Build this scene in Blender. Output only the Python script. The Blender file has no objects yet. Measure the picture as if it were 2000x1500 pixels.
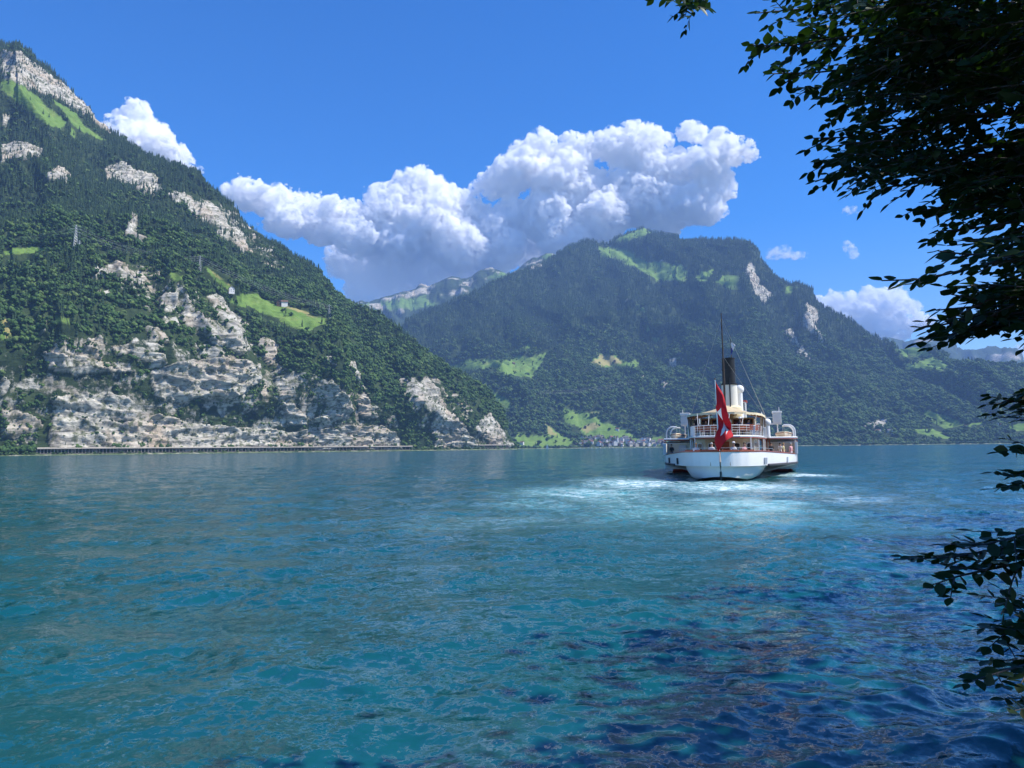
import bpy, bmesh, math, random
import numpy as np
from mathutils import Vector, Matrix

scene = bpy.context.scene
COL = scene.collection

# ---------------------------------------------------------------- camera
F = 1511.0                      # focal length in photo pixels (photo 2000 x 1500)
EYE = np.array([0.0, 0.0, 2.7])  # eye above the lake surface (z = 0)
PITCH = math.atan(126.0 / F)
ROLL = math.radians(0.63)
_r0 = np.array([1.0, 0, 0]); _f0 = np.array([0, math.cos(PITCH), math.sin(PITCH)])
_u0 = np.array([0, -math.sin(PITCH), math.cos(PITCH)])
RT = math.cos(ROLL) * _r0 - math.sin(ROLL) * _u0
UP = math.sin(ROLL) * _r0 + math.cos(ROLL) * _u0
FW = _f0
cam = bpy.data.cameras.new("camera"); camo = bpy.data.objects.new("camera", cam); COL.objects.link(camo)
cam.sensor_fit = 'HORIZONTAL'; cam.sensor_width = 36.0; cam.lens = 36.0 * F / 2000.0
cam.clip_start = 0.1; cam.clip_end = 120000.0
camo.matrix_world = Matrix(((RT[0], UP[0], -FW[0], EYE[0]), (RT[1], UP[1], -FW[1], EYE[1]),
                            (RT[2], UP[2], -FW[2], EYE[2]), (0, 0, 0, 1)))
scene.camera = camo

# ---------------------------------------------------------------- world and sun
SUN_AZ = math.radians(101.0)      # clockwise from the viewing direction (+Y)
SUN_EL = math.radians(52.0)
world = bpy.data.worlds.new("World"); scene.world = world; world.use_nodes = True
wn = world.node_tree.nodes; wl = world.node_tree.links; wn.clear()
wo = wn.new("ShaderNodeOutputWorld"); bg = wn.new("ShaderNodeBackground"); sky = wn.new("ShaderNodeTexSky")
hsv = wn.new("ShaderNodeHueSaturation")
sky.sky_type = 'NISHITA'; sky.sun_disc = False; sky.sun_elevation = SUN_EL; sky.sun_rotation = SUN_AZ
sky.altitude = 450.0; sky.air_density = 1.0; sky.dust_density = 0.3; sky.ozone_density = 3.0
hsv.inputs["Saturation"].default_value = 1.55; hsv.inputs["Hue"].default_value = 0.513
bg.inputs["Strength"].default_value = 0.134
wl.new(sky.outputs[0], hsv.inputs["Color"]); wl.new(hsv.outputs[0], bg.inputs["Color"]); wl.new(bg.outputs[0], wo.inputs["Surface"])
sun = bpy.data.lights.new("sun", 'SUN'); suno = bpy.data.objects.new("sun", sun); COL.objects.link(suno)
sun.energy = 5.0; sun.angle = math.radians(0.53); sun.color = (1.0, 0.955, 0.88)
SUN_DIR = Vector((math.sin(SUN_AZ) * math.cos(SUN_EL), math.cos(SUN_AZ) * math.cos(SUN_EL), math.sin(SUN_EL)))
suno.rotation_euler = SUN_DIR.to_track_quat('Z', 'Y').to_euler()
suno.location = (60, 0, 80)

vs = scene.view_settings
scene.display_settings.display_device = 'sRGB'
vs.view_transform = 'Standard'; vs.look = 'None'; vs.exposure = 0.55; vs.gamma = 1.0; vs.use_curve_mapping = False
scene.render.engine = 'CYCLES'
cy = scene.cycles
cy.use_denoising = True
cy.max_bounces = 20; cy.diffuse_bounces = 3; cy.glossy_bounces = 3; cy.transmission_bounces = 4
cy.volume_bounces = 20; cy.transparent_max_bounces = 24
cy.sample_clamp_indirect = 6.0
cy.volume_step_rate = 1.0; cy.volume_max_steps = 256

# ---------------------------------------------------------------- helpers
def px_dir(x, y):
    """photo pixel -> unit direction"""
    d = FW + (x - 1000.0) / F * RT - (y - 750.0) / F * UP
    return d / np.linalg.norm(d)

def px_flat(x, y):
    """photo pixels (arrays) -> horizontal unit direction (dx, dy) and slope dz per horizontal metre"""
    x = np.asarray(x, float); y = np.asarray(y, float)
    d = FW + ((x - 1000.0) / F)[..., None] * RT - ((y - 750.0) / F)[..., None] * UP
    h = np.hypot(d[..., 0], d[..., 1])
    return d[..., 0] / h, d[..., 1] / h, d[..., 2] / h

def px_at(x, y, dist):
    """photo pixel at a horizontal distance -> world point"""
    dx, dy, s = px_flat(x, y)
    return np.array([dx * dist, dy * dist, EYE[2] + s * dist])

def px_fwd(x, y, fwd):
    """photo pixel at a depth along +Y -> world point"""
    d = px_dir(x, y); k = fwd / d[1]
    return EYE + d * k

def px_water(x, y):
    d = px_dir(x, y); k = -EYE[2] / d[2]
    return EYE + d * k

def to_px(p):
    p = np.asarray(p, float) - EYE
    zc = p @ FW
    return np.stack([1000.0 + F * (p @ RT) / zc, 750.0 - F * (p @ UP) / zc], -1)

_rng = np.random.RandomState(7)
_perm = _rng.permutation(4096).astype(np.int64)
_grad = _rng.normal(size=(4096, 3)); _grad /= np.linalg.norm(_grad, axis=1)[:, None]

def perlin(p):
    p = np.asarray(p, float)
    i = np.floor(p).astype(np.int64); f = p - i
    w = f * f * f * (f * (f * 6 - 15) + 10)
    out = 0.0
    for a in (0, 1):
        for b in (0, 1):
            for c in (0, 1):
                h = _perm[(_perm[(_perm[(i[..., 0] + a) & 4095] + i[..., 1] + b) & 4095] + i[..., 2] + c) & 4095]
                g = _grad[h]
                d = g[..., 0] * (f[..., 0] - a) + g[..., 1] * (f[..., 1] - b) + g[..., 2] * (f[..., 2] - c)
                wt = (w[..., 0] if a else 1 - w[..., 0]) * (w[..., 1] if b else 1 - w[..., 1]) * (w[..., 2] if c else 1 - w[..., 2])
                out = out + wt * d
    return out * 1.6

def fbm(p, octaves=4, gain=0.5, lac=2.03, ridged=False):
    s = 0.0; a = 1.0; t = 0.0
    p = np.asarray(p, float)
    for k in range(octaves):
        n = perlin(p + 17.3 * k)
        if ridged: n = 1.0 - 2.0 * np.abs(n)
        s = s + a * n; t += a; a *= gain; p = p * lac
    return s / t

def smooth(x, a, b):
    t = np.clip((x - a) / (b - a), 0, 1); return t * t * (3 - 2 * t)

def in_poly(x, y, poly):
    inside = np.zeros(np.shape(x), bool)
    n = len(poly); j = n - 1
    for i in range(n):
        xi, yi = poly[i]; xj, yj = poly[j]
        if yi != yj:
            c = ((yi > y) != (yj > y)) & (x < (xj - xi) * (y - yi) / (yj - yi) + xi)
            inside ^= c
        j = i
    return inside

def mesh_np(name, verts, faces):
    """fast mesh from numpy verts (n,3) and faces (m,k)"""
    me = bpy.data.meshes.new(name)
    v = np.ascontiguousarray(verts, np.float32); f = np.ascontiguousarray(faces, np.int32)
    k = f.shape[1]
    me.vertices.add(len(v)); me.vertices.foreach_set("co", v.ravel())
    me.loops.add(f.size); me.loops.foreach_set("vertex_index", f.ravel())
    me.polygons.add(len(f)); me.polygons.foreach_set("loop_start", np.arange(0, f.size, k, dtype=np.int32))
    me.update(calc_edges=True)
    return me

def attr(me, name, vals, kind='FLOAT'):
    a = me.attributes.new(name, kind, 'POINT')
    key = {'FLOAT': 'value', 'INT': 'value', 'FLOAT_VECTOR': 'vector', 'FLOAT_COLOR': 'color'}[kind]
    a.data.foreach_set(key, np.ascontiguousarray(vals, np.int32 if kind == 'INT' else np.float32).ravel())

def shade_smooth(me, on=True):
    me.polygons.foreach_set("use_smooth", np.full(len(me.polygons), on))

def grid_faces(nu, nv):
    i = np.arange(nu - 1)[:, None] * nv + np.arange(nv - 1)[None, :]
    i = i.ravel()
    return np.stack([i, i + nv, i + nv + 1, i + 1], 1)

def tag(o, label=None, cat=None, group=None, kind=None):
    if label: o["label"] = label
    if cat: o["category"] = cat
    if group: o["group"] = group
    if kind: o["kind"] = kind
    return o

def link(name, me, mat=None, parent=None):
    o = bpy.data.objects.new(name, me); COL.objects.link(o)
    if mat is not None:
        if isinstance(mat, (list, tuple)):
            if len(me.materials) == 0:
                for m in mat: me.materials.append(m)
        elif len(me.materials) == 0: me.materials.append(mat)
    if parent is not None: o.parent = parent
    return o

def empty(name, loc=(0, 0, 0), rz=0.0, parent=None):
    o = bpy.data.objects.new(name, None); COL.objects.link(o)
    o.location = loc; o.rotation_euler = (0, 0, rz); o.empty_display_size = 0.2
    if parent is not None: o.parent = parent
    return o

class N:
    """small material builder"""
    def __init__(self, name):
        self.m = bpy.data.materials.new(name); self.m.use_nodes = True
        self.n = self.m.node_tree.nodes; self.l = self.m.node_tree.links
        self.b = self.n["Principled BSDF"]; self.out = self.n["Material Output"]
    def add(self, t, **kw):
        n = self.n.new(t)
        for k, v in kw.items():
            if hasattr(n, k) and k not in n.inputs: setattr(n, k, v)
            else: n.inputs[k].default_value = v
        return n
    def link(self, a, b): self.l.new(a, b)
    def set(self, **kw):
        for k, v in kw.items():
            self.b.inputs[k.replace('_', ' ')].default_value = v
    def coords(self, kind="Object"):
        return self.add("ShaderNodeTexCoord").outputs[kind]
    def noise(self, scale, vec=None, detail=4, rough=0.55, dist=0.0):
        n = self.add("ShaderNodeTexNoise"); n.inputs["Scale"].default_value = scale
        n.inputs["Detail"].default_value = detail; n.inputs["Roughness"].default_value = rough
        n.inputs["Distortion"].default_value = dist
        if vec is not None: self.link(vec, n.inputs["Vector"])
        return n.outputs["Fac"]
    def ramp(self, fac, stops):
        r = self.add("ShaderNodeValToRGB"); e = r.color_ramp.elements
        while len(e) < len(stops): e.new(0.5)
        for k, (p, c) in enumerate(stops):
            e[k].position = p; e[k].color = (c[0], c[1], c[2], 1) if not isinstance(c, (int, float)) else (c, c, c, 1)
        self.link(fac, r.inputs[0]); return r.outputs[0]
    def mix(self, fac, a, b, mode='MIX'):
        m = self.add("ShaderNodeMix"); m.data_type = 'RGBA'; m.blend_type = mode
        for s, v in ((0, fac), (6, a), (7, b)):
            if hasattr(v, 'links') or hasattr(v, 'is_linked'): self.link(v, m.inputs[s])
            elif s == 0: m.inputs[0].default_value = v
            else: m.inputs[s].default_value = (v[0], v[1], v[2], 1)
        return m.outputs[2]
    def math(self, op, a, b=0.0, clamp=False):
        m = self.add("ShaderNodeMath"); m.operation = op; m.use_clamp = clamp
        for s, v in ((0, a), (1, b)):
            if hasattr(v, 'is_linked'): self.link(v, m.inputs[s])
            else: m.inputs[s].default_value = v
        return m.outputs[0]
    def attr(self, name, out="Fac"):
        a = self.add("ShaderNodeAttribute"); a.attribute_name = name; return a.outputs[out]
    def bump(self, h, strength, dist):
        b = self.add("ShaderNodeBump"); b.inputs["Strength"].default_value = strength; b.inputs["Distance"].default_value = dist
        self.link(h, b.inputs["Height"]); self.link(b.outputs[0], self.b.inputs["Normal"]); return b
    def base(self, c): self.link(c, self.b.inputs["Base Color"])

def paint(name, col, rough=0.45, var=0.06, scale=3.0, metallic=0.0, spec=0.4):
    """painted or plain surface with slight uneven tone"""
    m = N(name)
    n = m.noise(scale, m.coords(), 5)
    lo = [c * (1 - var) for c in col]; hi = [min(1, c * (1 + var)) for c in col]
    m.base(m.ramp(n, [(0.3, lo), (0.7, hi)]))
    m.set(Roughness=rough, Metallic=metallic); m.b.inputs["Specular IOR Level"].default_value = spec
    return m.m
# ---------------------------------------------------------------- lake
def wave_height(x, y, r):
    """surface height; churned water behind the steamer near the shore, wind ripple farther out"""
    P = np.stack([x, y, np.zeros_like(x)], -1)
    wx = fbm(P / 5.0 + 3.1, 2); wy = fbm(P / 5.0 + 9.7, 2)
    Q = P + np.stack([wx, wy, 0 * wx], -1) * 1.6
    calm = smooth(fbm(P / 4.5 + 40, 2), -0.35, 0.35)          # smooth boils against rippled water
    near = 1 - smooth(r, 45, 140)
    h = 0.11 * perlin(Q / 5.5) + near * 0.095 * perlin(Q / 2.4 + 5)
    rid = 1 - np.abs(perlin(Q / np.array([2.0, 1.5, 1]) + 11)) * 2
    h = h + 0.062 * rid * (0.35 + 0.65 * calm)
    h = h + 0.05 * (0.25 + 0.75 * calm) * fbm(Q / 0.8 + 2, 2)
    h = h + 0.022 * (0.2 + 0.8 * calm) * (1 - 2 * np.abs(perlin(P / 0.42 + 7)))
    h = h + 0.006 * (0.3 + 0.7 * calm) * perlin(P / 0.17 + 21)
    # one long swell rolling in at the right bank
    d = (x * 0.55 - y * 0.835 + 3.3 + 0.5 * perlin(P / 3.0 + 60))
    h = h + 0.16 * np.exp(-(d / 0.45) ** 2) * smooth(x, 1.0, 4.5) * (1 - smooth(x, 9, 14))
    return h

def build_lake():
    na, nr = 620, 600
    az = np.radians(np.concatenate([np.linspace(-75, -40, 20)[:-1], np.linspace(-40, 40, na), np.linspace(40, 75, 20)[1:]]))
    inv = np.concatenate([np.linspace(1 / 3.0, 1 / 6.0, 40)[:-1], np.linspace(1 / 6.0, 1 / 1200.0, nr), 1 / np.array([1800., 2600., 4000., 7000., 12000.])])
    rr = 1.0 / inv
    A, R = np.meshgrid(az, rr, indexing='ij')
    x = np.sin(A) * R; y = np.cos(A) * R
    h = wave_height(x, y, R) * (1 - 0.85 * smooth(R, 120, 400))
    # aerated wake: turquoise water and foam behind the stern and the paddles
    P = np.stack([x, y, 0 * x], -1)
    aer = np.zeros_like(x); foam = np.zeros_like(x)
    Wp = np.stack([x + 1.6 * fbm(P / 3.0 + 1, 3), y + 2.5 * fbm(P / 4.0 + 8, 3)], -1)
    for (px, py, sx, sy, a, f) in WAKE:
        c = px_water(px, py); ww = c[1] / F
        g = np.exp(-((Wp[..., 0] - c[0]) / (sx * ww)) ** 2 - ((Wp[..., 1] - c[1]) / sy) ** 2)
        aer = np.maximum(aer, a * g); foam = np.maximum(foam, f * g)
    V = np.stack([x, y, h], -1).reshape(-1, 3)
    me = mesh_np("lake", V, grid_faces(len(az), len(rr)))
    shade_smooth(me)
    attr(me, "chop", 1.0 + 1.9 * smooth(R, 20, 140)); attr(me, "aer", aer); attr(me, "foam", foam)
    m = N("lake_water")
    co = m.coords()
    mp = m.add("ShaderNodeMapping"); m.link(co, mp.inputs[0])
    big = m.noise(0.05, co, 3)
    deep = m.ramp(big, [(0.3, (0.004, 0.068, 0.078)), (0.7, (0.005, 0.092, 0.108))])
    a_ = m.attr("aer"); f_ = m.attr("foam")
    an = m.math('MULTIPLY', a_, m.ramp(m.noise(0.45, co, 6, 0.6, 0.6), [(0.25, 0.35), (0.62, 1.0)]), True)
    c1 = m.mix(an, deep, (0.12, 0.56, 0.58))
    fn = m.ramp(m.noise(1.3, co, 9, 0.68, 1.2), [(0.40, 0.0), (0.62, 1.0)])
    ff = m.math('MULTIPLY', m.math('MULTIPLY', f_, fn), 1.5, True)
    c2 = m.mix(ff, c1, (0.75, 0.82, 0.82))
    m.base(c2)
    m.set(IOR=1.42)
    rg = m.math('ADD', m.math('MULTIPLY', ff, 0.4), 0.085, True)
    m.link(rg, m.b.inputs["Roughness"])
    # ripples too fine for the mesh: the normal leans by a random slope at three wavelengths
    nrm = m.add("ShaderNodeNewGeometry").outputs["Normal"]
    patch = m.math('MULTIPLY', m.ramp(m.noise(0.03, co, 3, 0.5, 0.8), [(0.35, 0.7), (0.65, 1.0)]), m.math('MULTIPLY', m.ramp(m.noise(0.21, co, 3, 0.55, 1.5), [(0.40, 0.38), (0.56, 1.0)]), 1.4))
    patch = m.math('MULTIPLY', patch, m.attr('chop'))
    for sc, st, det in ((0.30, 0.22, 2), (1.3, 0.62, 3), (5.0, 0.85, 3), (17.0, 0.75, 3)):
        t = m.add("ShaderNodeTexNoise"); t.inputs["Scale"].default_value = sc; t.inputs["Detail"].default_value = det; t.inputs["Distortion"].default_value = 0.7
        m.link(co, t.inputs["Vector"])
        c = m.add("ShaderNodeVectorMath"); c.operation = 'SUBTRACT'; m.link(t.outputs["Color"], c.inputs[0]); c.inputs[1].default_value = (0.5, 0.5, 0.5)
        k = m.add("ShaderNodeVectorMath"); k.operation = 'MULTIPLY'; m.link(c.outputs[0], k.inputs[0]); k.inputs[1].default_value = (st, st, 0)
        k2 = m.add("ShaderNodeVectorMath"); k2.operation = 'SCALE'; m.link(k.outputs[0], k2.inputs[0]); m.link(patch, k2.inputs["Scale"])
        ad = m.add("ShaderNodeVectorMath"); ad.operation = 'ADD'; m.link(nrm, ad.inputs[0]); m.link(k2.outputs[0], ad.inputs[1]); nrm = ad.outputs[0]
    nn_ = m.add("ShaderNodeVectorMath"); nn_.operation = 'NORMALIZE'; m.link(nrm, nn_.inputs[0]); m.link(nn_.outputs[0], m.b.inputs["Normal"])
    o = link("lake", me, m.m); tag(o, kind="structure")
    return o
# photo x, y, half width px, half depth m, aeration, foam
WAKE = [(1430, 952, 130, 7, 1.0, 0.75), (1560, 928, 45, 5, 0.8, 1.0), (1350, 930, 45, 4, 0.4, 0.45), (1460, 985, 100, 5, 1.0, 0.4),
        (1240, 945, 85, 8, 0.95, 0.8), (1150, 965, 120, 7, 0.9, 0.45), (1360, 1000, 220, 6, 0.65, 0.2), (1250, 985, 160, 4, 0.5, 0.2),
        (1060, 985, 110, 5, 0.35, 0.15), (1650, 975, 90, 5, 0.2, 0.28), (1000, 1020, 200, 3, 0.15, 0.1)]
build_lake()
# ---------------------------------------------------------------- mountains
def hor(x): return 887.0 - 0.011 * np.asarray(x, float)

RIDGE_L = [(-700, -330), (-300, -120), (-120, 10), (0, 80), (30, 88), (52, 97), (75, 118), (110, 148), (150, 188), (185, 222), (217, 252), (262, 288), (330, 318), (362, 330), (395, 352),
           (420, 372), (450, 402), (485, 440), (520, 472), (555, 502), (585, 527), (620, 560), (660, 590), (700, 612), (735, 640), (770, 668),
           (800, 692), (830, 713), (862, 727), (893, 752), (925, 778), (955, 806), (978, 836), (994, 858), (1004, 872), (1012, 876)]
COL_L = {-700: (1000, [(700, 1080), (470, 1450), (430, 1750), (0, 2300)], 2900),
         0: (1250, [(705, 1340), (500, 1620), (470, 1820), (255, 2250)], 2620),
         250: (1300, [(700, 1380), (505, 1660), (478, 1850), (380, 2150)], 2450),
         400: (1380, [(690, 1450), (545, 1690), (518, 1880), (430, 2130)], 2370),
         500: (1450, [(690, 1530), (590, 1720), (560, 1930), (510, 2120)], 2300),
         600: (1520, [(730, 1580), (642, 1780), (605, 1990), (575, 2130)], 2260),
         680: (1580, [(760, 1640), (690, 1830), (660, 1960), (630, 2080)], 2200),
         800: (1700, [(800, 1740), (755, 1860), (728, 1960), (712, 2050)], 2130),
         900: (1800, [(830, 1830), (800, 1900), (783, 1960), (770, 2010)], 2080),
         980: (1920, [(860, 1940), (852, 1960), (846, 1990), (842, 2010)], 2040),
         1012: (1990, [(875.3, 2000), (875.2, 2010), (875.1, 2020), (875.0, 2030)], 2040)}
RIDGE_C = [(600, 720), (700, 680), (748, 652), (800, 630), (850, 607), (900, 585), (950, 562), (1000, 540), (1050, 514), (1075, 503), (1098, 487), (1125, 472), (1146, 465), (1160, 468), (1172, 473), (1198, 471),
           (1208, 462), (1220, 455), (1242, 446), (1262, 441), (1268, 447), (1272, 454), (1287, 452), (1300, 457), (1316, 460), (1340, 470), (1364, 463), (1385, 466), (1406, 468),
           (1425, 469), (1438, 474), (1450, 488), (1462, 502), (1479, 524), (1505, 545), (1533, 557), (1559, 564), (1575, 590), (1600, 606), (1629, 622),
           (1655, 640), (1680, 654), (1710, 666), (1738, 676), (1765, 677), (1789, 676), (1815, 688), (1847, 702), (1870, 703), (1898, 702), (1940, 707), (1972, 714), (1985, 725), (2000, 740),
           (2060, 770), (2200, 800), (2700, 830)]
COL_C = {600: (2700, [(790, 3300), (760, 4000), (720, 4600)], 5000), 860: (2800, [(790, 3300), (728, 3900), (680, 4450)], 5000), 1000: (2900, [(805, 3300), (735, 3900), (640, 4600)], 5100),
         1150: (3000, [(810, 3400), (715, 3950), (570, 4750)], 5350), 1260: (3050, [(800, 3450), (690, 4100), (545, 4850)], 5700), 1330: (3050, [(790, 3450), (680, 4100), (550, 4850)], 5600),
         1440: (3050, [(780, 3450), (680, 4000), (560, 4650)], 5200), 1600: (3100, [(790, 3450), (720, 3900), (660, 4400)], 4800),
         1750: (3100, [(815, 3450), (770, 3850), (720, 4250)], 4650), 1850: (3150, [(825, 3450), (780, 3800), (735, 4150)], 4500),
         2000: (3200, [(830, 3450), (800, 3750), (770, 4000)], 4250), 2700: (3200, [(850, 3450), (845, 3750), (840, 4000)], 4250)}
RIDGE_A = [(600, 690), (690, 628), (704, 606), (712, 592), (735, 585), (765, 577), (790, 570), (815, 565), (826, 556), (836, 562), (860, 552), (885, 540), (905, 545), (925, 540), (943, 527), (961, 524),
           (975, 529), (988, 536), (1000, 540), (1015, 522), (1035, 508), (1047, 501), (1056, 505), (1063, 498), (1073, 493), (1086, 500), (1110, 510), (1150, 540)]
COL_A = {600: (5600, [(700, 6400)], 7400), 1150: (5700, [(660, 6200)], 7000)}
RIDGE_B = [(1640, 680), (1690, 668), (1725, 660), (1738, 657), (1752, 663), (1775, 668), (1795, 660), (1812, 655), (1830, 659), (1848, 664), (1862, 672), (1872, 684), (1905, 682), (1930, 680), (1946, 678), (1960, 686),
           (1975, 698), (1990, 712), (2005, 722), (2060, 745), (2200, 760), (2500, 800)]
COL_B = {1640: (7200, [(760, 8500)], 10300), 2500: (7200, [(800, 8500)], 10300)}

ROCK_L = [[(0, 98), (45, 106), (70, 132), (110, 152), (150, 192), (217, 252), (213, 260), (150, 216), (100, 187), (40, 166), (0, 148)],
          [(0, 285), (25, 277), (55, 285), (80, 296), (78, 312), (30, 312), (0, 318)], [(90, 350), (118, 324), (142, 350), (128, 358), (95, 357)],
          [(205, 328), (235, 318), (262, 330), (300, 340), (320, 372), (300, 384), (262, 368), (208, 350)], [(328, 380), (350, 378), (372, 392), (384, 404), (378, 420), (345, 398)],
          [(388, 405), (410, 400), (440, 425), (445, 455), (425, 440), (395, 430)], [(440, 440), (470, 455), (490, 500), (470, 490)],
          [(246, 462), (258, 415), (266, 418), (266, 460), (290, 462), (272, 480)], [(6, 230), (18, 228), (16, 245), (6, 244)], [(92, 262), (110, 268), (106, 276)],
          [(172, 533), (205, 528), (232, 512), (246, 520), (262, 545), (290, 540), (282, 556), (258, 562), (225, 545), (180, 543)],
          [(300, 590), (325, 572), (350, 575), (346, 600), (334, 612), (312, 604)], [(190, 570), (215, 568), (218, 580), (195, 578)],
          [(348, 622), (372, 598), (400, 622), (440, 650), (482, 682), (470, 694), (430, 672), (385, 650)], [(403, 582), (424, 574), (444, 600), (474, 652), (484, 682), (455, 662), (430, 622)],
          [(500, 668), (514, 660), (541, 676), (536, 702), (525, 720), (512, 700)], [(80, 632), (92, 626), (90, 645), (78, 655)], [(160, 665), (200, 660), (205, 685), (165, 690)],
          [(280, 640), (325, 650), (330, 670), (300, 668)], [(220, 680), (262, 672), (258, 690), (225, 694)], [(285, 690), (320, 690), (320, 715), (290, 720)],
          [(85, 690), (125, 695), (180, 705), (250, 708), (265, 722), (200, 726), (150, 735), (95, 722)],
          [(290, 725), (350, 708), (420, 700), (480, 702), (506, 716), (505, 745), (482, 768), (440, 782), (400, 775), (350, 790), (300, 782)],
          [(0, 735), (20, 750), (10, 775), (0, 775)], [(100, 775), (160, 768), (240, 775), (262, 790), (262, 822), (200, 825), (150, 800), (105, 795)], [(0, 805), (60, 815), (85, 835), (45, 850), (20, 860), (0, 858)],
          [(110, 795), (170, 810), (230, 830), (300, 815), (400, 832), (480, 836), (560, 845), (640, 838), (700, 832), (745, 830), (782, 862), (786, 876), (100, 880), (95, 850)],
          [(534, 742), (548, 732), (562, 760), (580, 800), (596, 832), (560, 828), (548, 780)], [(628, 778), (648, 742), (668, 765), (690, 800), (682, 822), (640, 826), (600, 826), (640, 808)],
          [(690, 782), (712, 768), (730, 800), (736, 818), (705, 812)], [(672, 712), (690, 705), (712, 755), (720, 770), (700, 752)], [(624, 700), (640, 700), (654, 715), (640, 712)],
          [(784, 765), (832, 738), (846, 755), (862, 785), (890, 815), (905, 840), (942, 874), (852, 874), (845, 835), (850, 810), (820, 785)],
          [(928, 832), (952, 812), (968, 822), (984, 846), (996, 874), (960, 868), (938, 850)], [(680, 845), (740, 828), (780, 858), (775, 872), (690, 868)]]
SPARSE_L = [[(0, 690), (130, 660), (300, 655), (490, 690), (620, 735), (700, 770), (770, 815), (790, 878), (0, 884)], [(170, 510), (300, 520), (500, 640), (490, 700), (340, 640)],
            [(780, 740), (850, 735), (1000, 850), (1000, 878), (840, 878)], [(330, 370), (500, 420), (560, 540), (430, 470)]]
MEADOW_L = [[(0, 150), (45, 168), (90, 205), (128, 240), (120, 252), (85, 238), (30, 195), (0, 176)], [(100, 192), (135, 212), (175, 252), (205, 276), (188, 272), (140, 242)],
            [(4, 490), (40, 482), (62, 479), (96, 486), (40, 497), (10, 500)], [(0, 618), (12, 622), (26, 648), (10, 660), (0, 662)], [(400, 518), (422, 534), (462, 566), (450, 566), (415, 542)],
            [(318, 528), (342, 534), (362, 544), (340, 546)], [(462, 576), (500, 572), (530, 590), (556, 600), (600, 610), (636, 624), (638, 634), (600, 645), (575, 640), (540, 622), (500, 604), (470, 592)],
            [(110, 622), (140, 620), (138, 628), (115, 628)], [(140, 250), (150, 256), (145, 268), (136, 262)], [(455, 585), (490, 592), (480, 600), (450, 592)]]
MEADOW_C = [[(1198, 472), (1222, 456), (1262, 442), (1270, 456), (1240, 464), (1216, 472)], [(1168, 484), (1192, 482), (1218, 486), (1240, 500), (1270, 512), (1330, 516), (1344, 536), (1340, 552), (1318, 548), (1284, 548), (1235, 520), (1200, 505), (1175, 498)],
            [(1355, 545), (1375, 530), (1392, 526), (1380, 547)], [(1394, 550), (1415, 538), (1438, 536), (1434, 556), (1428, 566), (1408, 556)],
            [(838, 706), (872, 716), (905, 708), (930, 702), (962, 704), (1000, 700), (1068, 692), (1056, 712), (1036, 738), (1000, 734), (978, 728), (962, 716), (918, 726), (868, 728)],
            [(1155, 708), (1170, 692), (1200, 696), (1218, 704), (1250, 708), (1240, 716), (1190, 718)], [(1010, 682), (1034, 672), (1036, 680)], [(944, 762), (985, 775), (1003, 796), (985, 798), (962, 778)],
            [(1097, 800), (1106, 796), (1125, 804), (1150, 808), (1166, 802), (1175, 812), (1178, 826), (1205, 832), (1232, 846), (1252, 858), (1218, 866), (1165, 862), (1130, 840), (1108, 826), (1096, 815)],
            [(1060, 824), (1074, 836), (1100, 850), (1125, 858), (1120, 868), (1060, 876), (1005, 876), (1008, 845), (1030, 856), (1062, 850), (1072, 846)], [(1230, 862), (1290, 852), (1320, 868), (1250, 870)],
            [(1740, 682), (1790, 676), (1818, 690), (1795, 698), (1765, 692)], [(1766, 712), (1800, 704), (1822, 697), (1855, 714), (1842, 722), (1775, 722)], [(1535, 560), (1552, 562), (1548, 575), (1532, 572)],
            [(1806, 802), (1825, 802), (1884, 830), (1845, 836), (1808, 820)], [(1778, 842), (1822, 838), (1868, 860), (1840, 856), (1800, 850)], [(1885, 832), (1915, 822), (1922, 830)], [(1968, 830), (2010, 826), (2010, 844), (1985, 840)],
            [(1262, 635), (1272, 640), (1262, 650)], [(1240, 590), (1255, 600), (1262, 612), (1248, 608)], [(1265, 655), (1290, 660), (1280, 668)]]
ROCK_C = [[(1454, 518), (1468, 514), (1480, 545), (1502, 578), (1498, 594), (1480, 586), (1462, 548)], [(1530, 648), (1545, 642), (1562, 672), (1584, 706), (1562, 696), (1545, 668)], [(1564, 632), (1574, 598), (1590, 626), (1612, 684), (1592, 660)],
          [(1292, 742), (1308, 750), (1302, 768), (1290, 760)], [(1306, 705), (1318, 700), (1322, 715), (1304, 728)], [(1250, 738), (1260, 732), (1262, 742)], [(1036, 512), (1056, 506), (1058, 522), (1036, 528)], [(1685, 826), (1735, 818), (1728, 838), (1690, 836)],
          [(1215, 590), (1228, 586), (1224, 596)], [(1286, 512), (1292, 506), (1294, 514)], [(1975, 722), (1988, 732), (1982, 742)], [(1576, 592), (1600, 612), (1596, 636), (1574, 622)], [(1700, 866), (1740, 862), (1745, 868)]]
TAN_C = [(1157, 710), (1172, 693), (1212, 700), (1216, 710), (1190, 716)], [(1130, 838), (1160, 828), (1176, 834), (1150, 846)], [(1062, 824), (1078, 838), (1090, 850), (1072, 846)], [(1150, 808), (1168, 802), (1172, 808), (1158, 814)]
TAN_L = [[(540, 596), (600, 610), (630, 622), (560, 606)], [(400, 518), (422, 534), (455, 560), (430, 545)], [(0, 618), (14, 622), (26, 648), (10, 660)]]

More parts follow.
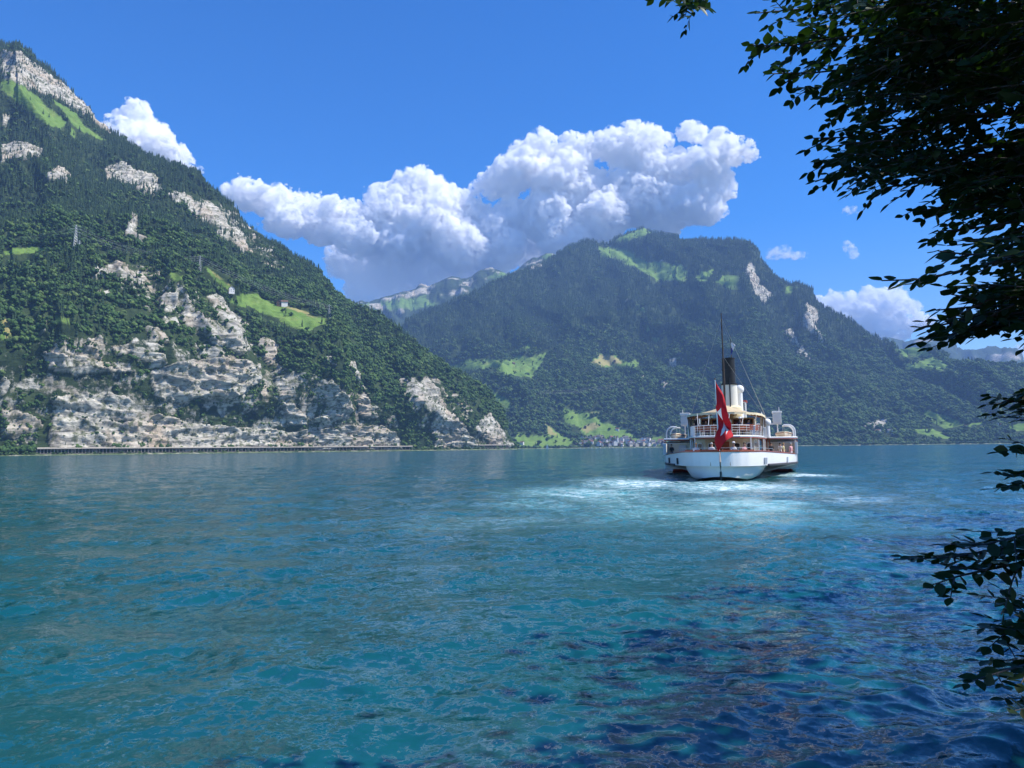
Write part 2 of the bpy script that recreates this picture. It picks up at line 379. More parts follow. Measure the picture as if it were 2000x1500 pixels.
def build_mountain(name, ridge, cols, x0, x1, nx, nv, seed, gully, spur, back, rocks, meadows, tans=(), sparse=(), rocky=0.0, gk=0.24, treeh=0.0):
    xs = np.linspace(x0, x1, nx); cx = sorted(cols)
    sh = np.interp(xs, cx, [cols[c][0] for c in cx])
    K = len(cols[cx[0]][1])
    lev_y = [np.interp(xs, cx, [cols[c][1][k][0] for c in cx]) for k in range(K)]
    lev_r = [np.interp(xs, cx, [cols[c][1][k][1] for c in cx]) for k in range(K)]
    ry = np.interp(xs, [p[0] for p in ridge], [p[1] for p in ridge])
    rr = np.interp(xs, cx, [cols[c][2] for c in cx])
    # control points: foot under water, shore, levels, ridge
    s_ridge = px_flat(xs, ry)[2]
    Rk = [sh] + lev_r + [rr]
    Sk = [(-EYE[2] - 0.0) / sh] + [np.minimum(px_flat(xs, ly)[2], s_ridge * 0.985) for ly in lev_y] + [s_ridge]
    for k in range(1, len(Sk)): Sk[k] = np.maximum(Sk[k], Sk[k - 1])
    Rk = np.array(Rk); Zk = EYE[2] + np.array(Sk) * Rk
    Zk[0] = -6.0
    # rows spread evenly in the slope seen from the lake
    v = np.linspace(0, 1, nv)
    R = np.empty((nx, nv)); Z = np.empty((nx, nv))
    for i in range(nx):
        s = (Zk[:, i] - EYE[2]) / Rk[:, i]
        s = s + np.arange(len(s)) * 1e-6
        t = (s - s[0]) / (s[-1] - s[0])
        Z[i] = np.interp(v, t, Zk[:, i]); R[i] = np.interp(v, t, Rk[:, i])
    # soften the kinks between levels
    for _ in range(3):
        Z[:, 1:-1] = 0.25 * Z[:, :-2] + 0.5 * Z[:, 1:-1] + 0.25 * Z[:, 2:]
        R[:, 1:-1] = 0.25 * R[:, :-2] + 0.5 * R[:, 1:-1] + 0.25 * R[:, 2:]
    # back slope, so the mountain closes behind its ridge
    nb = 12; b = np.linspace(0, 1, nb + 1)[1:]
    Rb = R[:, -1:] + back * b[None, :]; Zb = Z[:, -1:] * (1 - b[None, :] ** 1.15) - 20 * b[None, :]
    dx, dy, _ = px_flat(xs, hor(xs))
    R_ = np.concatenate([R, Rb], 1); Z_ = np.concatenate([Z, Zb], 1)
    X = dx[:, None] * R_; Y = dy[:, None] * R_
    Pn = np.stack([X, Y, Z_], -1)
    # relief: spurs and gullies that run downhill, crags, strata
    du = np.gradient(Pn, axis=0); dv = np.gradient(Pn, axis=1)
    nrm = np.cross(du, dv); nrm /= np.linalg.norm(nrm, axis=-1, keepdims=True) + 1e-9
    nrm *= np.where((nrm[..., 1] * dy[:, None] + nrm[..., 0] * dx[:, None]) > 0, -1.0, 1.0)[..., None]
    arc = xs[:, None] / F * 0.5 * (R_[:, :1] + R_)
    W = fbm(Pn / (gully * 3.0) + seed, 3)
    Gc = np.stack([arc / gully + 0.9 * W, Z_ / (gully * 4.0) + seed, 0 * Z_ + seed * 1.7], -1)
    g1 = fbm(Gc, 4, ridged=True)
    g2 = fbm(np.stack([arc / spur, Z_ / (spur * 2.5), 0 * Z_ + seed * 3.1], -1) + 0.3 * W[..., None], 2, ridged=True)
    g3 = fbm(Pn / (gully * 0.35) + seed * 2.2, 4)
    taper = smooth(Z_, 0, spur * 0.35) * np.concatenate([1 - 0.75 * smooth(v, 0.9, 1.0), np.full(nb, 0.25)])[None, :]
    disp = taper * (gully * gk * g1 + spur * 0.24 * g2) + smooth(Z_, 0, 40) * gully * 0.10 * g3
    Pn = Pn + nrm * disp[..., None]
    # bring the crest of the relief back to the surveyed ridge height
    hr = np.hypot(Pn[..., 0], Pn[..., 1]); act = ((Pn[..., 2] - EYE[2]) / hr)[:, int(nv * 0.5):].max(1)
    want = np.interp(to_px(Pn[:, nv - 1])[:, 0], xs, s_ridge) - treeh / hr[:, nv - 1]
    rat = np.clip(want / np.maximum(act, 1e-3), 0.6, 1.5); k_ = np.ones(7) / 7; rat = np.convolve(np.pad(rat, 3, mode='edge'), k_, 'valid')
    Pn[..., 2] = np.where(Pn[..., 2] > 0, Pn[..., 2] * rat[:, None], Pn[..., 2])
    px = to_px(Pn)
    wob = 5.0
    qx = px[..., 0] + wob * fbm(Pn / (gully * 0.5) + 5, 3) * 2; qy = px[..., 1] + wob * fbm(Pn / (gully * 0.5) + 25, 3) * 1.6
    def mask(polys):
        o = np.zeros(qx.shape, bool)
        for p in polys: o |= in_poly(qx, qy, p)
        return o.astype(float)
    front = np.concatenate([np.ones(nv), np.zeros(nb)])[None, :]
    rock = mask(rocks) * front; mead = mask(meadows) * front; tan = mask(tans) * front; spr = mask(sparse) * front
    if rocky > 0:
        rock = np.maximum(rock, smooth(fbm(Pn / np.array([gully * 1.6, gully * 1.6, gully * 0.5]) + 71, 4) + rocky * (qy < (np.interp(qx, [p[0] for p in ridge], [p[1] for p in ridge]) + 46)), 0.42, 0.5))
    crag = fbm(Pn / np.array([34.0, 34.0, 26.0]) + seed, 5, gain=0.62, ridged=True)
    st_ = Z_ / 17.0 + 1.6 * W + 0.5 * g3; strata = 2 * np.abs((st_ % 1.0) - 0.62) - 0.5
    disp = rock * (10.0 * crag + 2.5 * strata) + 0.25 * spr * (6.0 * crag + 4.0 * strata)
    Pn = Pn + nrm * disp[..., None]
    me = mesh_np(name, Pn.reshape(-1, 3), grid_faces(nx, nv + nb))
    shade_smooth(me)
    attr(me, "rock", rock); attr(me, "meadow", mead); attr(me, "tan", tan); attr(me, "sparse", spr)
    o = link(name, me, M_TERRAIN); tag(o, kind="structure")
    return dict(P=Pn, rock=rock, mead=mead, sparse=spr, nv=nv, nx=nx, px=px, qx=qx, qy=qy, meadows=meadows, obj=o)

def terrain_material():
    m = N("mountain_ground")
    co = m.coords()
    rk = m.attr("rock"); md = m.attr("meadow"); tn = m.attr("tan"); sp = m.attr("sparse")
    mp = m.add("ShaderNodeMapping"); m.link(co, mp.inputs[0]); mp.inputs["Scale"].default_value = (0.35, 0.35, 1.6)
    nb = m.noise(0.012, co, 6, 0.65); ns = m.noise(0.05, mp.outputs[0], 8, 0.68, 0.4); nf = m.noise(0.09, co, 8, 0.7)
    rock = m.ramp(ns, [(0.30, (0.13, 0.125, 0.11)), (0.42, (0.40, 0.375, 0.315)), (0.58, (0.54, 0.51, 0.43)), (0.8, (0.64, 0.61, 0.54))])
    vo = m.add('ShaderNodeTexVoronoi'); vo.feature = 'DISTANCE_TO_EDGE'; vo.inputs['Scale'].default_value = 0.045; mw = m.add('ShaderNodeVectorMath'); mw.operation = 'MULTIPLY_ADD'; m.link(m.noise(0.04, co, 5), mw.inputs[0]); mw.inputs[1].default_value = (22, 22, 22); m.link(mp.outputs[0], mw.inputs[2]); m.link(mw.outputs[0], vo.inputs['Vector'])
    rock = m.mix(m.ramp(vo.outputs['Distance'], [(0.0, 0.6), (0.09, 0.0)]), rock, (0.07, 0.068, 0.06))
    rock = m.mix(m.ramp(nb, [(0.48, 0.0), (0.66, 0.65)]), rock, (0.42, 0.31, 0.21))
    rock = m.mix(m.ramp(nf, [(0.50, 0.0), (0.60, 0.9)]), rock, (0.085, 0.10, 0.045))
    grass = m.ramp(m.noise(0.02, co, 7, 0.65), [(0.3, (0.10, 0.18, 0.038)), (0.55, (0.155, 0.25, 0.055)), (0.75, (0.22, 0.27, 0.08))])
    grass = m.mix(m.ramp(m.noise(0.11, co, 5), [(0.35, 0.0), (0.7, 0.35)]), grass, (0.08, 0.14, 0.03))
    grass = m.mix(m.math('MULTIPLY', tn, 0.75), grass, (0.36, 0.29, 0.13))
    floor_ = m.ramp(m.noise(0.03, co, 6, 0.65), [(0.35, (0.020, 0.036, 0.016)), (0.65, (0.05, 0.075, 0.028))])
    sr = m.math('MULTIPLY', sp, m.ramp(m.noise(0.028, co, 7, 0.7), [(0.50, 0.0), (0.57, 1.0)]))
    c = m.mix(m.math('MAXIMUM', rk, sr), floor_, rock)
    c = m.mix(md, c, grass)
    m.base(c); m.set(Roughness=0.95); m.b.inputs["Specular IOR Level"].default_value = 0.1
    m.bump(ns, 0.6, 9.0)
    return m.m
M_TERRAIN = terrain_material()
TL = build_mountain("mountain", RIDGE_L, COL_L, -650, 1012, 700, 390, 1.3, 95, 420, 1500, ROCK_L, MEADOW_L, TAN_L, SPARSE_L, treeh=6.0)
TC = build_mountain("mountain", RIDGE_C, COL_C, 640, 2500, 720, 230, 4.7, 150, 620, 2200, ROCK_C, MEADOW_C, TAN_C, gk=0.36, treeh=12.0)
TA = build_mountain("mountain", RIDGE_A, COL_A, 620, 1150, 300, 90, 8.1, 150, 520, 2500, [], [[(700, 600), (720, 590), (720, 612), (705, 612)], [(740, 590), (830, 580), (860, 600), (760, 606)], [(985, 532), (1000, 540), (985, 548), (950, 540)], [(1060, 502), (1073, 493), (1090, 500), (1062, 520)]], rocky=0.34, gk=0.34)
TB = build_mountain("mountain", RIDGE_B, COL_B, 1640, 2500, 240, 60, 5.9, 220, 800, 3000, [], [], rocky=0.12)
# ---------------------------------------------------------------- forest on the slopes
def foliage_mat(name, stops, spec=0.15, trans=0.0):
    m = N(name)
    oi = m.add("ShaderNodeObjectInfo")
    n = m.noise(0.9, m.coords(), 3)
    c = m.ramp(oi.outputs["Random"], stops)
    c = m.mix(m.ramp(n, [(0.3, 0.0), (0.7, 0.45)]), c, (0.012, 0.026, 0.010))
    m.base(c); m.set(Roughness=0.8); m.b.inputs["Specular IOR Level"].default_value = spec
    return m.m
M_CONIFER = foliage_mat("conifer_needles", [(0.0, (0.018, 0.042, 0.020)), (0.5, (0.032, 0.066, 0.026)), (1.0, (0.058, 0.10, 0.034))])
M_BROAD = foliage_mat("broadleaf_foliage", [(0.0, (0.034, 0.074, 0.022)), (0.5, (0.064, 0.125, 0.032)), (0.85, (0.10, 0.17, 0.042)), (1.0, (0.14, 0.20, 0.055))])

def tree_proto(name, kind, seed):
    rng = np.random.RandomState(seed)
    V = []; Fc = []
    if kind == 'conifer':
        for k in range(5):
            z0 = 0.12 + 0.17 * k; z1 = z0 + 0.30; rad = 0.24 * (1 - 0.17 * k)
            n = 7; c = len(V); V.append((0, 0, min(1.0, z1)))
            a0 = rng.rand() * 6
            for j in range(n):
                a = a0 + j * 2 * math.pi / n; q = rad * rng.uniform(0.65, 1.15)
                V.append((q * math.cos(a), q * math.sin(a), z0 + rng.uniform(-0.04, 0.04)))
            for j in range(n): Fc.append((c, c + 1 + j, c + 1 + (j + 1) % n))
    else:
        for k in range(7):
            cx, cy_, cz = rng.normal(0, 0.20), rng.normal(0, 0.20), rng.uniform(0.34, 0.8)
            rad = rng.uniform(0.17, 0.29)
            bm = bmesh.new(); bmesh.ops.create_icosphere(bm, subdivisions=1, radius=1)
            c = len(V)
            for v in bm.verts:
                q = rad * rng.uniform(0.72, 1.2); V.append((cx + v.co.x * q, cy_ + v.co.y * q, cz + v.co.z * q * 0.9))
            for f in bm.faces: Fc.append(tuple(c + v.index for v in f.verts))
            bm.free()
        c = len(V)
        for j in range(4):
            a = j * math.pi / 2; V.append((0.04 * math.cos(a), 0.04 * math.sin(a), -0.1)); V.append((0.03 * math.cos(a), 0.03 * math.sin(a), 0.5))
        for j in range(4):
            a = c + 2 * j; b = c + 2 * ((j + 1) % 4); Fc += [(a, b, b + 1), (a, b + 1, a + 1)]
    me = mesh_np(name, np.array(V), np.array(Fc)); shade_smooth(me, False)
    me.materials.append(M_CONIFER if kind == 'conifer' else M_BROAD)
    return me
PROTO = [bpy.data.objects.new("tree_form", tree_proto("tree_form", k, s)) for k, s in (('conifer', 1), ('conifer', 2), ('broad', 3), ('broad', 4), ('broad', 5))]

def forest_nodes():
    ng = bpy.data.node_groups.new("plant_forest", 'GeometryNodeTree')
    ng.interface.new_socket("Geometry", in_out='INPUT', socket_type='NodeSocketGeometry')
    ng.interface.new_socket("Geometry", in_out='OUTPUT', socket_type='NodeSocketGeometry')
    n = ng.nodes; l = ng.links
    gi = n.new("NodeGroupInput"); go = n.new("NodeGroupOutput"); jo = n.new("GeometryNodeJoinGeometry")
    def named(nm, t):
        a = n.new("GeometryNodeInputNamedAttribute"); a.data_type = t; a.inputs["Name"].default_value = nm; return a.outputs["Attribute"]
    kd = named("kind", 'INT'); sc = named("size", 'FLOAT_VECTOR'); rt = named("turn", 'FLOAT_VECTOR')
    for k, o in enumerate(PROTO):
        ob = n.new("GeometryNodeObjectInfo"); ob.inputs["Object"].default_value = o; ob.inputs["As Instance"].default_value = True
        cmp_ = n.new("FunctionNodeCompare"); cmp_.data_type = 'INT'; cmp_.operation = 'EQUAL'
        l.new(kd, cmp_.inputs[2]); cmp_.inputs[3].default_value = k
        ip = n.new("GeometryNodeInstanceOnPoints")
        l.new(gi.outputs[0], ip.inputs["Points"]); l.new(cmp_.outputs[0], ip.inputs["Selection"])
        l.new(ob.outputs["Geometry"], ip.inputs["Instance"]); l.new(rt, ip.inputs["Rotation"]); l.new(sc, ip.inputs["Scale"])
        l.new(ip.outputs[0], jo.inputs[0])
    l.new(jo.outputs[0], go.inputs[0])
    return ng
FOREST_NG = forest_nodes()

def plant(T, name, label, dens, size, xlim, conif_px, seed, lonely=0.0):
    rng = np.random.RandomState(seed)
    P = T['P']; nv = T['nv']
    A = P[:-1, :nv - 1]; B = P[1:, :nv - 1]; C = P[1:, 1:nv]; D = P[:-1, 1:nv]
    area = 0.5 * np.linalg.norm(np.cross(B - A, C - A), axis=-1) + 0.5 * np.linalg.norm(np.cross(C - A, D - A), axis=-1)
    rock = T['rock'][:-1, :nv - 1]; mead = T['mead'][:-1, :nv - 1]; spr = T['sparse'][:-1, :nv - 1]
    qx = T['px'][:-1, :nv - 1, 0]; qy = T['px'][:-1, :nv - 1, 1]
    ctr = 0.25 * (A + B + C + D)
    patch = fbm(ctr / 55.0 + seed, 4)
    w = np.ones_like(area)
    w = np.where(spr > 0, smooth(patch, -0.16, 0.10) * 0.9 + 0.1, w)
    w = np.where(rock > 0, 0.75 * smooth(patch, -0.02, 0.16) + 0.17, w)
    w = np.where(mead > 0, lonely, w)
    hpx = size * 1.5 / np.linalg.norm(ctr[..., :2], axis=-1) * F
    for q in (0.35, 0.7, 1.0):
        ahead = np.zeros(qx.shape, bool)
        for pl in T['meadows']: ahead |= in_poly(T['qx'][:-1, :nv - 1], T['qy'][:-1, :nv - 1] - q * hpx, pl)
        w = np.where(ahead & (mead == 0), 0.12 * w, w)
    thin = smooth(fbm(ctr / 180.0 + 3 * seed, 3), -0.55, -0.1)
    w = w * (0.35 + 0.65 * thin)
    w = w * ((ctr[..., 2] > 1.0) & (qx > xlim[0]) & (qx < xlim[1]))
    lam = area * dens * w
    cnt = rng.poisson(lam)
    idx = np.repeat(np.arange(cnt.size), cnt.ravel())
    u, v = rng.rand(len(idx), 1), rng.rand(len(idx), 1)
    a, b, c, d = (q.reshape(-1, 3)[idx] for q in (A, B, C, D))
    pts = (1 - u) * (1 - v) * a + u * (1 - v) * b + u * v * c + (1 - u) * v * d
    z = pts[:, 2]
    # broadleaf woods low down, spruce higher up
    pc = np.clip(smooth(z + 420 * fbm(pts / 260.0, 4), conif_px[0], conif_px[1]), 0.06, 0.95)
    con = rng.rand(len(idx)) < pc
    kind = np.where(con, rng.randint(0, 2, len(idx)), rng.randint(2, 5, len(idx)))
    s = size * rng.uniform(0.5, 1.35, len(idx)) * np.where(spr.ravel()[idx] > 0, 0.72, 1.0) * np.where(rock.ravel()[idx] > 0, rng.uniform(0.25, 0.6, len(idx)), 1.0)
    sz = np.stack([s * np.where(con, 0.95, 1.0), s * np.where(con, 0.95, 1.0), s * np.where(con, 1.55, 0.95)], 1)
    turn = np.stack([0 * s, 0 * s, rng.uniform(0, 6.28, len(idx))], 1)
    me = bpy.data.meshes.new(name); me.vertices.add(len(idx)); me.vertices.foreach_set("co", pts.astype(np.float32).ravel())
    attr(me, "kind", kind, 'INT'); attr(me, "size", sz, 'FLOAT_VECTOR'); attr(me, "turn", turn, 'FLOAT_VECTOR')
    o = bpy.data.objects.new(name, me); COL.objects.link(o)
    md = o.modifiers.new("plant", 'NODES'); md.node_group = FOREST_NG
    tag(o, label, "forest", kind="stuff")
    print(name, len(idx))
    return o
plant(TL, "forest", "dense mixed forest clinging to the rocky cliffs over the road gallery", 1 / 58.0, 11.0, (-220, 1012), (150, 600), 11, 0.02)
plant(TC, "forest", "blue-green forest covering the broad mountain behind the lakeside village", 1 / 150.0, 16.5, (640, 2120), (250, 700), 12, 0.03)
# ---------------------------------------------------------------- haze
def build_haze():
    bm = bmesh.new(); bmesh.ops.create_cube(bm, size=1.0)
    for v in bm.verts:
        v.co = Vector((v.co.x * 26000.0, 6200.0 + v.co.y * 14800.0, 1250.0 + v.co.z * 2520.0))
    me = bpy.data.meshes.new("haze"); bm.to_mesh(me); bm.free()
    m = bpy.data.materials.new("haze_air"); m.use_nodes = True
    n = m.node_tree.nodes; n.clear()
    out = n.new("ShaderNodeOutputMaterial"); v = n.new("ShaderNodeVolumePrincipled")
    v.inputs["Color"].default_value = (0.36, 0.58, 1.0, 1); v.inputs["Density"].default_value = 5.8e-5
    v.inputs["Anisotropy"].default_value = 0.0
    m.node_tree.links.new(v.outputs[0], out.inputs["Volume"])
    o = link("haze", me, m); tag(o, "thin blue haze over the lake and the mountains", "haze", kind="stuff")
build_haze()
# ---------------------------------------------------------------- cumulus clouds beyond the mountains
CLOUD_D = 16500.0
def billow2(p): return 1 - 2.2 * np.abs(perlin(p))
def drop_cavities(me):
    """remove the closed hollows that a voxel union leaves inside the cloud"""
    bm = bmesh.new(); bm.from_mesh(me); bm.verts.ensure_lookup_table()
    seen = bytearray(len(bm.verts)); dead = []
    for v0 in bm.verts:
        if seen[v0.index]: continue
        st = [v0]; seen[v0.index] = 1; isl = []
        while st:
            v = st.pop(); isl.append(v)
            for e in v.link_edges:
                w = e.other_vert(v)
                if not seen[w.index]: seen[w.index] = 1; st.append(w)
        vol = 0.0; o = isl[0].co; done = set()
        for v in isl:
            for f in v.link_faces:
                if f.index in done: continue
                done.add(f.index); a = f.verts[0].co - o
                for i in range(1, len(f.verts) - 1): vol += a.dot((f.verts[i].co - o).cross(f.verts[i + 1].co - o))
        if vol < 0: dead += isl
    if dead: bmesh.ops.delete(bm, geom=dead, context='VERTS')
    bm.to_mesh(me); bm.free()
def build_cloud(puffs, label, seed, dens=0.03, voxel=27.0, dist=CLOUD_D, amp=1.0, flat=None, extra=8, wisps=0.035, thin=(0.455, 0.61), big=True):
    rng = np.random.RandomState(seed)
    bm = bmesh.new()
    for (x, y, r) in puffs:
        R0 = r / F * dist
        c0 = px_at(x, y, dist + rng.uniform(-0.5, 0.5) * min(R0, 500))
        todo = [(c0, R0 * 0.95)]
        for _ in range(extra):                       # cauliflower lobes, mostly on the upper side
            d = rng.normal(size=3); d /= np.linalg.norm(d); d[2] = abs(d[2]) * 0.95 - 0.2
            c1 = c0 + d * R0 * 0.78; R1 = R0 * rng.uniform(0.22, 0.46); todo.append((c1, R1))
            for _ in range(3):
                e = rng.normal(size=3); e /= np.linalg.norm(e); e[2] = abs(e[2]) * 0.9 - 0.1
                todo.append((c1 + e * R1 * 0.8, R1 * rng.uniform(0.3, 0.55)))
        for c, q in todo:
            if q < voxel * 0.9: continue
            mt = Matrix.Translation(Vector(c)) @ Matrix.Diagonal((q, q * 1.25, q * 0.86, 1))
            bmesh.ops.create_icosphere(bm, subdivisions=2 if q > 150 else 1, radius=1.0, matrix=mt)
    me = bpy.data.meshes.new("cloud"); bm.to_mesh(me); bm.free()
    o = bpy.data.objects.new("cloud", me); COL.objects.link(o)
    def union(mesh, vox):
        o.data = mesh
        rm = o.modifiers.new("r", 'REMESH'); rm.mode = 'VOXEL'; rm.voxel_size = vox
        e = bpy.data.meshes.new_from_object(o.evaluated_get(bpy.context.evaluated_depsgraph_get())); o.modifiers.clear()
        drop_cavities(e); return e
    def arrays(e):
        n = len(e.vertices); co = np.empty(n * 3, np.float32); no = np.empty(n * 3, np.float32)
        e.vertices.foreach_get("co", co); e.vertices.foreach_get("normal", no)
        return co.reshape(-1, 3).astype(float), no.reshape(-1, 3).astype(float)
    ev = union(me, voxel * 1.35); co, no = arrays(ev)
    def billow(s, k): return 1 - 2.2 * np.abs(perlin(co / s + k))
    d = 150 * perlin(co / 700.0 + seed) + 110 * billow(330.0, seed + 3) + 100 * perlin(co / 190.0 + seed) + 66 * billow(125.0, seed + 5) + 48 * billow(70.0, seed + 9)
    under = smooth(no[:, 2], -0.75, -0.1)
    co2 = co + no * (amp * d * (0.3 + 0.7 * under))[:, None]
    # frayed scraps that hang about the edges
    pick = np.where((perlin(co / 260.0 + 31 + seed) > 0.02) & (rng.rand(len(co)) < wisps))[0]
    ico = bmesh.new(); bmesh.ops.create_icosphere(ico, subdivisions=1, radius=1.0); iv = np.array([v.co[:] for v in ico.verts]); ifc = np.array([[v.index for v in f.verts] for f in ico.faces]); ico.free()
    W = []; 
    for i in pick:
        q = voxel * rng.uniform(0.75, 1.9); W.append(co2[i] + no[i] * rng.uniform(-0.2, 1.6) * voxel * 2.2 + iv * np.array([q, q, q * 0.7]) * rng.uniform(0.7, 1.3, (len(iv), 1)))
    ev.vertices.foreach_set("co", co2.astype(np.float32).ravel()); ev.update()
    bm = bmesh.new(); bm.from_mesh(ev)
    if len(W):
        W = np.concatenate(W); wf = (ifc[None] + (np.arange(len(pick)) * len(iv))[:, None, None]).reshape(-1, 3)
        t = mesh_np("t", W, wf); bm.from_mesh(t); bpy.data.meshes.remove(t)
    bm.to_mesh(ev); bm.free()
    e2 = union(ev, voxel); co, no = arrays(e2)
    co = co + no * (amp * (30 * billow2(co / 62.0 + 4) + 17 * perlin(co / 30.0 + 2)))[:, None]
    e2.vertices.foreach_set("co", co.astype(np.float32).ravel()); e2.update()
    o.data = e2; bpy.data.meshes.remove(me); bpy.data.meshes.remove(ev); ev = e2
    print("cloud", len(ev.polygons))
    ev.name = "cloud"; ev.materials.clear()
    m = bpy.data.materials.new("cloud_vapour"); m.use_nodes = True
    nn = m.node_tree.nodes; nn.clear()
    out = nn.new("ShaderNodeOutputMaterial"); v = nn.new("ShaderNodeVolumePrincipled")
    v.inputs["Color"].default_value = (0.995, 0.995, 1.0, 1); v.inputs["Density"].default_value = dens
    v.inputs["Anisotropy"].default_value = -0.1
    tc = nn.new("ShaderNodeTexCoord"); nz = nn.new("ShaderNodeTexNoise"); mr = nn.new("ShaderNodeMapRange")
    nz.inputs["Scale"].default_value = 1 / 170.0; nz.inputs["Detail"].default_value = 4.0; nz.inputs["Roughness"].default_value = 0.62; nz.inputs["Distortion"].default_value = 0.4
    mr.inputs["From Min"].default_value = thin[0]; mr.inputs["From Max"].default_value = thin[1]; mr.inputs["To Min"].default_value = 0.0; mr.inputs["To Max"].default_value = dens
    L_ = m.node_tree.links
    L_.new(tc.outputs["Object"], nz.inputs["Vector"]); L_.new(nz.outputs["Fac"], mr.inputs["Value"]); L_.new(mr.outputs[0], v.inputs["Density"])
    m.cycles.volume_step_rate = 0.09 if big else 0.4
    L_.new(v.outputs[0], out.inputs["Volume"])
    ev.materials.append(m)
    tag(o, label, "cloud", "cumulus clouds behind the mountains")
    return o
C_LEFT = [(238, 250, 24), (275, 238, 26), (300, 262, 26), (262, 285, 36), (305, 296, 26), (335, 312, 22), (362, 326, 16), (383, 332, 7)]
C_MIDL = [(482, 386, 26), (505, 380, 24), (540, 402, 38), (575, 402, 28), (600, 412, 30), (640, 420, 34), (685, 436, 34), (565, 436, 34), (630, 448, 34), (700, 466, 40), (462, 382, 10), (735, 462, 34)]
C_MIDC = [(820, 368, 30), (785, 382, 32), (848, 388, 34), (890, 422, 38), (765, 420, 44), (830, 440, 66), (930, 428, 28), (962, 452, 28), (900, 482, 56), (742, 388, 22), (980, 490, 40), (780, 480, 50)]
C_LOW = [(664, 506, 20), (668, 528, 20), (715, 535, 44), (770, 525, 55), (850, 530, 56), (705, 575, 28), (740, 596, 24), (682, 590, 10), (950, 520, 46), (1040, 490, 46), (780, 570, 40), (1100, 470, 40), (870, 560, 30)]
C_RIGHT = [(998, 352, 38), (960, 364, 24), (934, 374, 10), (1036, 308, 34), (1062, 286, 20), (1070, 300, 18), (1020, 335, 36), (1080, 358, 52), (1118, 288, 16), (1150, 292, 22), (1185, 290, 24), (1120, 330, 34), (1135, 385, 58),
           (1240, 282, 26), (1222, 300, 30), (1272, 288, 24), (1268, 330, 46), (1320, 345, 44), (1378, 330, 38), (1345, 262, 13), (1370, 266, 11), (1405, 285, 22), (1438, 300, 22), (1462, 306, 9), (1395, 372, 28), (1330, 405, 48), (1250, 395, 60),
           (1170, 430, 60), (1070, 430, 58), (1008, 428, 34), (1100, 470, 44), (1376, 418, 26), (1300, 435, 34), (1210, 350, 16)]
C_FAR = [(1602, 604, 18), (1635, 605, 22), (1672, 606, 24), (1705, 588, 22), (1738, 584, 17), (1752, 580, 13), (1700, 622, 32), (1755, 612, 24), (1786, 630, 18), (1650, 636, 26), (1720, 648, 26), (1752, 650, 16), (1800, 626, 12), (1600, 625, 18)]
build_cloud(C_LEFT, "white cumulus cloud showing past the steep forested ridge", 1)
build_cloud(C_MIDL, "low white cumulus lobe nearest the steep forested ridge", 2)
build_cloud(C_MIDC, "tall white cumulus tower above the far rocky ridge", 3)
build_cloud(C_LOW, "grey shaded cloud base lying over the far rocky ridge", 4, dens=0.018, dist=17500.0)
build_cloud(C_RIGHT, "large white cumulus cloud rising above the green summit", 5)
build_cloud(C_FAR, "white cumulus bank behind the far blue peaks", 6)
for k, (pf, lb) in enumerate([([(1515, 498, 10), (1535, 497, 12), (1555, 500, 9), (1568, 498, 6)], "small ragged cloud scrap low over the wooded mountain shoulder"),
                              ([(1655, 408, 7), (1668, 412, 8), (1680, 416, 5)], "tiny thin cloud wisp high in the blue sky"),
                              ([(1656, 480, 5), (1662, 490, 6), (1668, 500, 5)], "thin upright cloud wisp above the cumulus bank"),
                              ([(1450, 486, 12), (1462, 492, 9)], "little white cloud peeping out past the wooded summit"),
                              ([(1990, 690, 14), (2010, 700, 20)], "small cloud beyond the far blue peaks")]):
    build_cloud(pf, lb, 20 + k, dens=0.011, voxel=18.0, amp=0.5, extra=5, wisps=0.12, thin=(0.46, 0.66), big=False)
# ---------------------------------------------------------------- paddle steamer
SHIP_H = math.radians(17.5)
SHIP_AT = px_water(1408, 941)
M_WHITE = paint("white_hull_paint", (0.80, 0.80, 0.77), 0.35, 0.03, 0.6)
M_CREAM = paint("cream_paint", (0.72, 0.66, 0.50), 0.5, 0.05, 1.5)
M_GREYW = paint("grey_white_metal", (0.60, 0.62, 0.63), 0.4, 0.05, 2.0)
M_BLACK = paint("black_funnel_paint", (0.016, 0.016, 0.018), 0.45, 0.2, 2.0)
M_DARK = paint("dark_rubber_guard", (0.05, 0.045, 0.045), 0.6, 0.2, 2.0)
M_WOOD = paint("red_brown_varnished_wood", (0.30, 0.075, 0.03), 0.4, 0.2, 6.0)
M_DECK = paint("deck_planking", (0.30, 0.22, 0.14), 0.7, 0.12, 4.0)
M_CANVAS = paint("cream_canvas", (0.72, 0.62, 0.40), 0.85, 0.05, 2.0)
M_BOATC = paint("boat_cover_canvas", (0.55, 0.48, 0.33), 0.85, 0.06, 2.5)
M_STEEL = paint("galvanised_wire", (0.45, 0.46, 0.47), 0.4, 0.1, 3.0, 0.6)
M_MAST = paint("brown_mast_varnish", (0.075, 0.05, 0.035), 0.45, 0.2, 3.0)
M_RED = paint("red_edge_paint", (0.42, 0.06, 0.04), 0.5, 0.1, 3.0)
M_BOOT = paint("dark_green_antifouling", (0.012, 0.03, 0.03), 0.5, 0.15, 1.5)
M_SOFFIT = paint("pale_pink_deckhead", (0.62, 0.50, 0.44), 0.6, 0.04, 2.0)
def glass_mat():
    m = N("window_glass"); m.set(Roughness=0.05, IOR=1.5); m.base(m.ramp(m.noise(0.8, m.coords()), [(0.3, (0.010, 0.014, 0.018)), (0.7, (0.03, 0.04, 0.05))])); return m.m
M_GLASS = glass_mat()
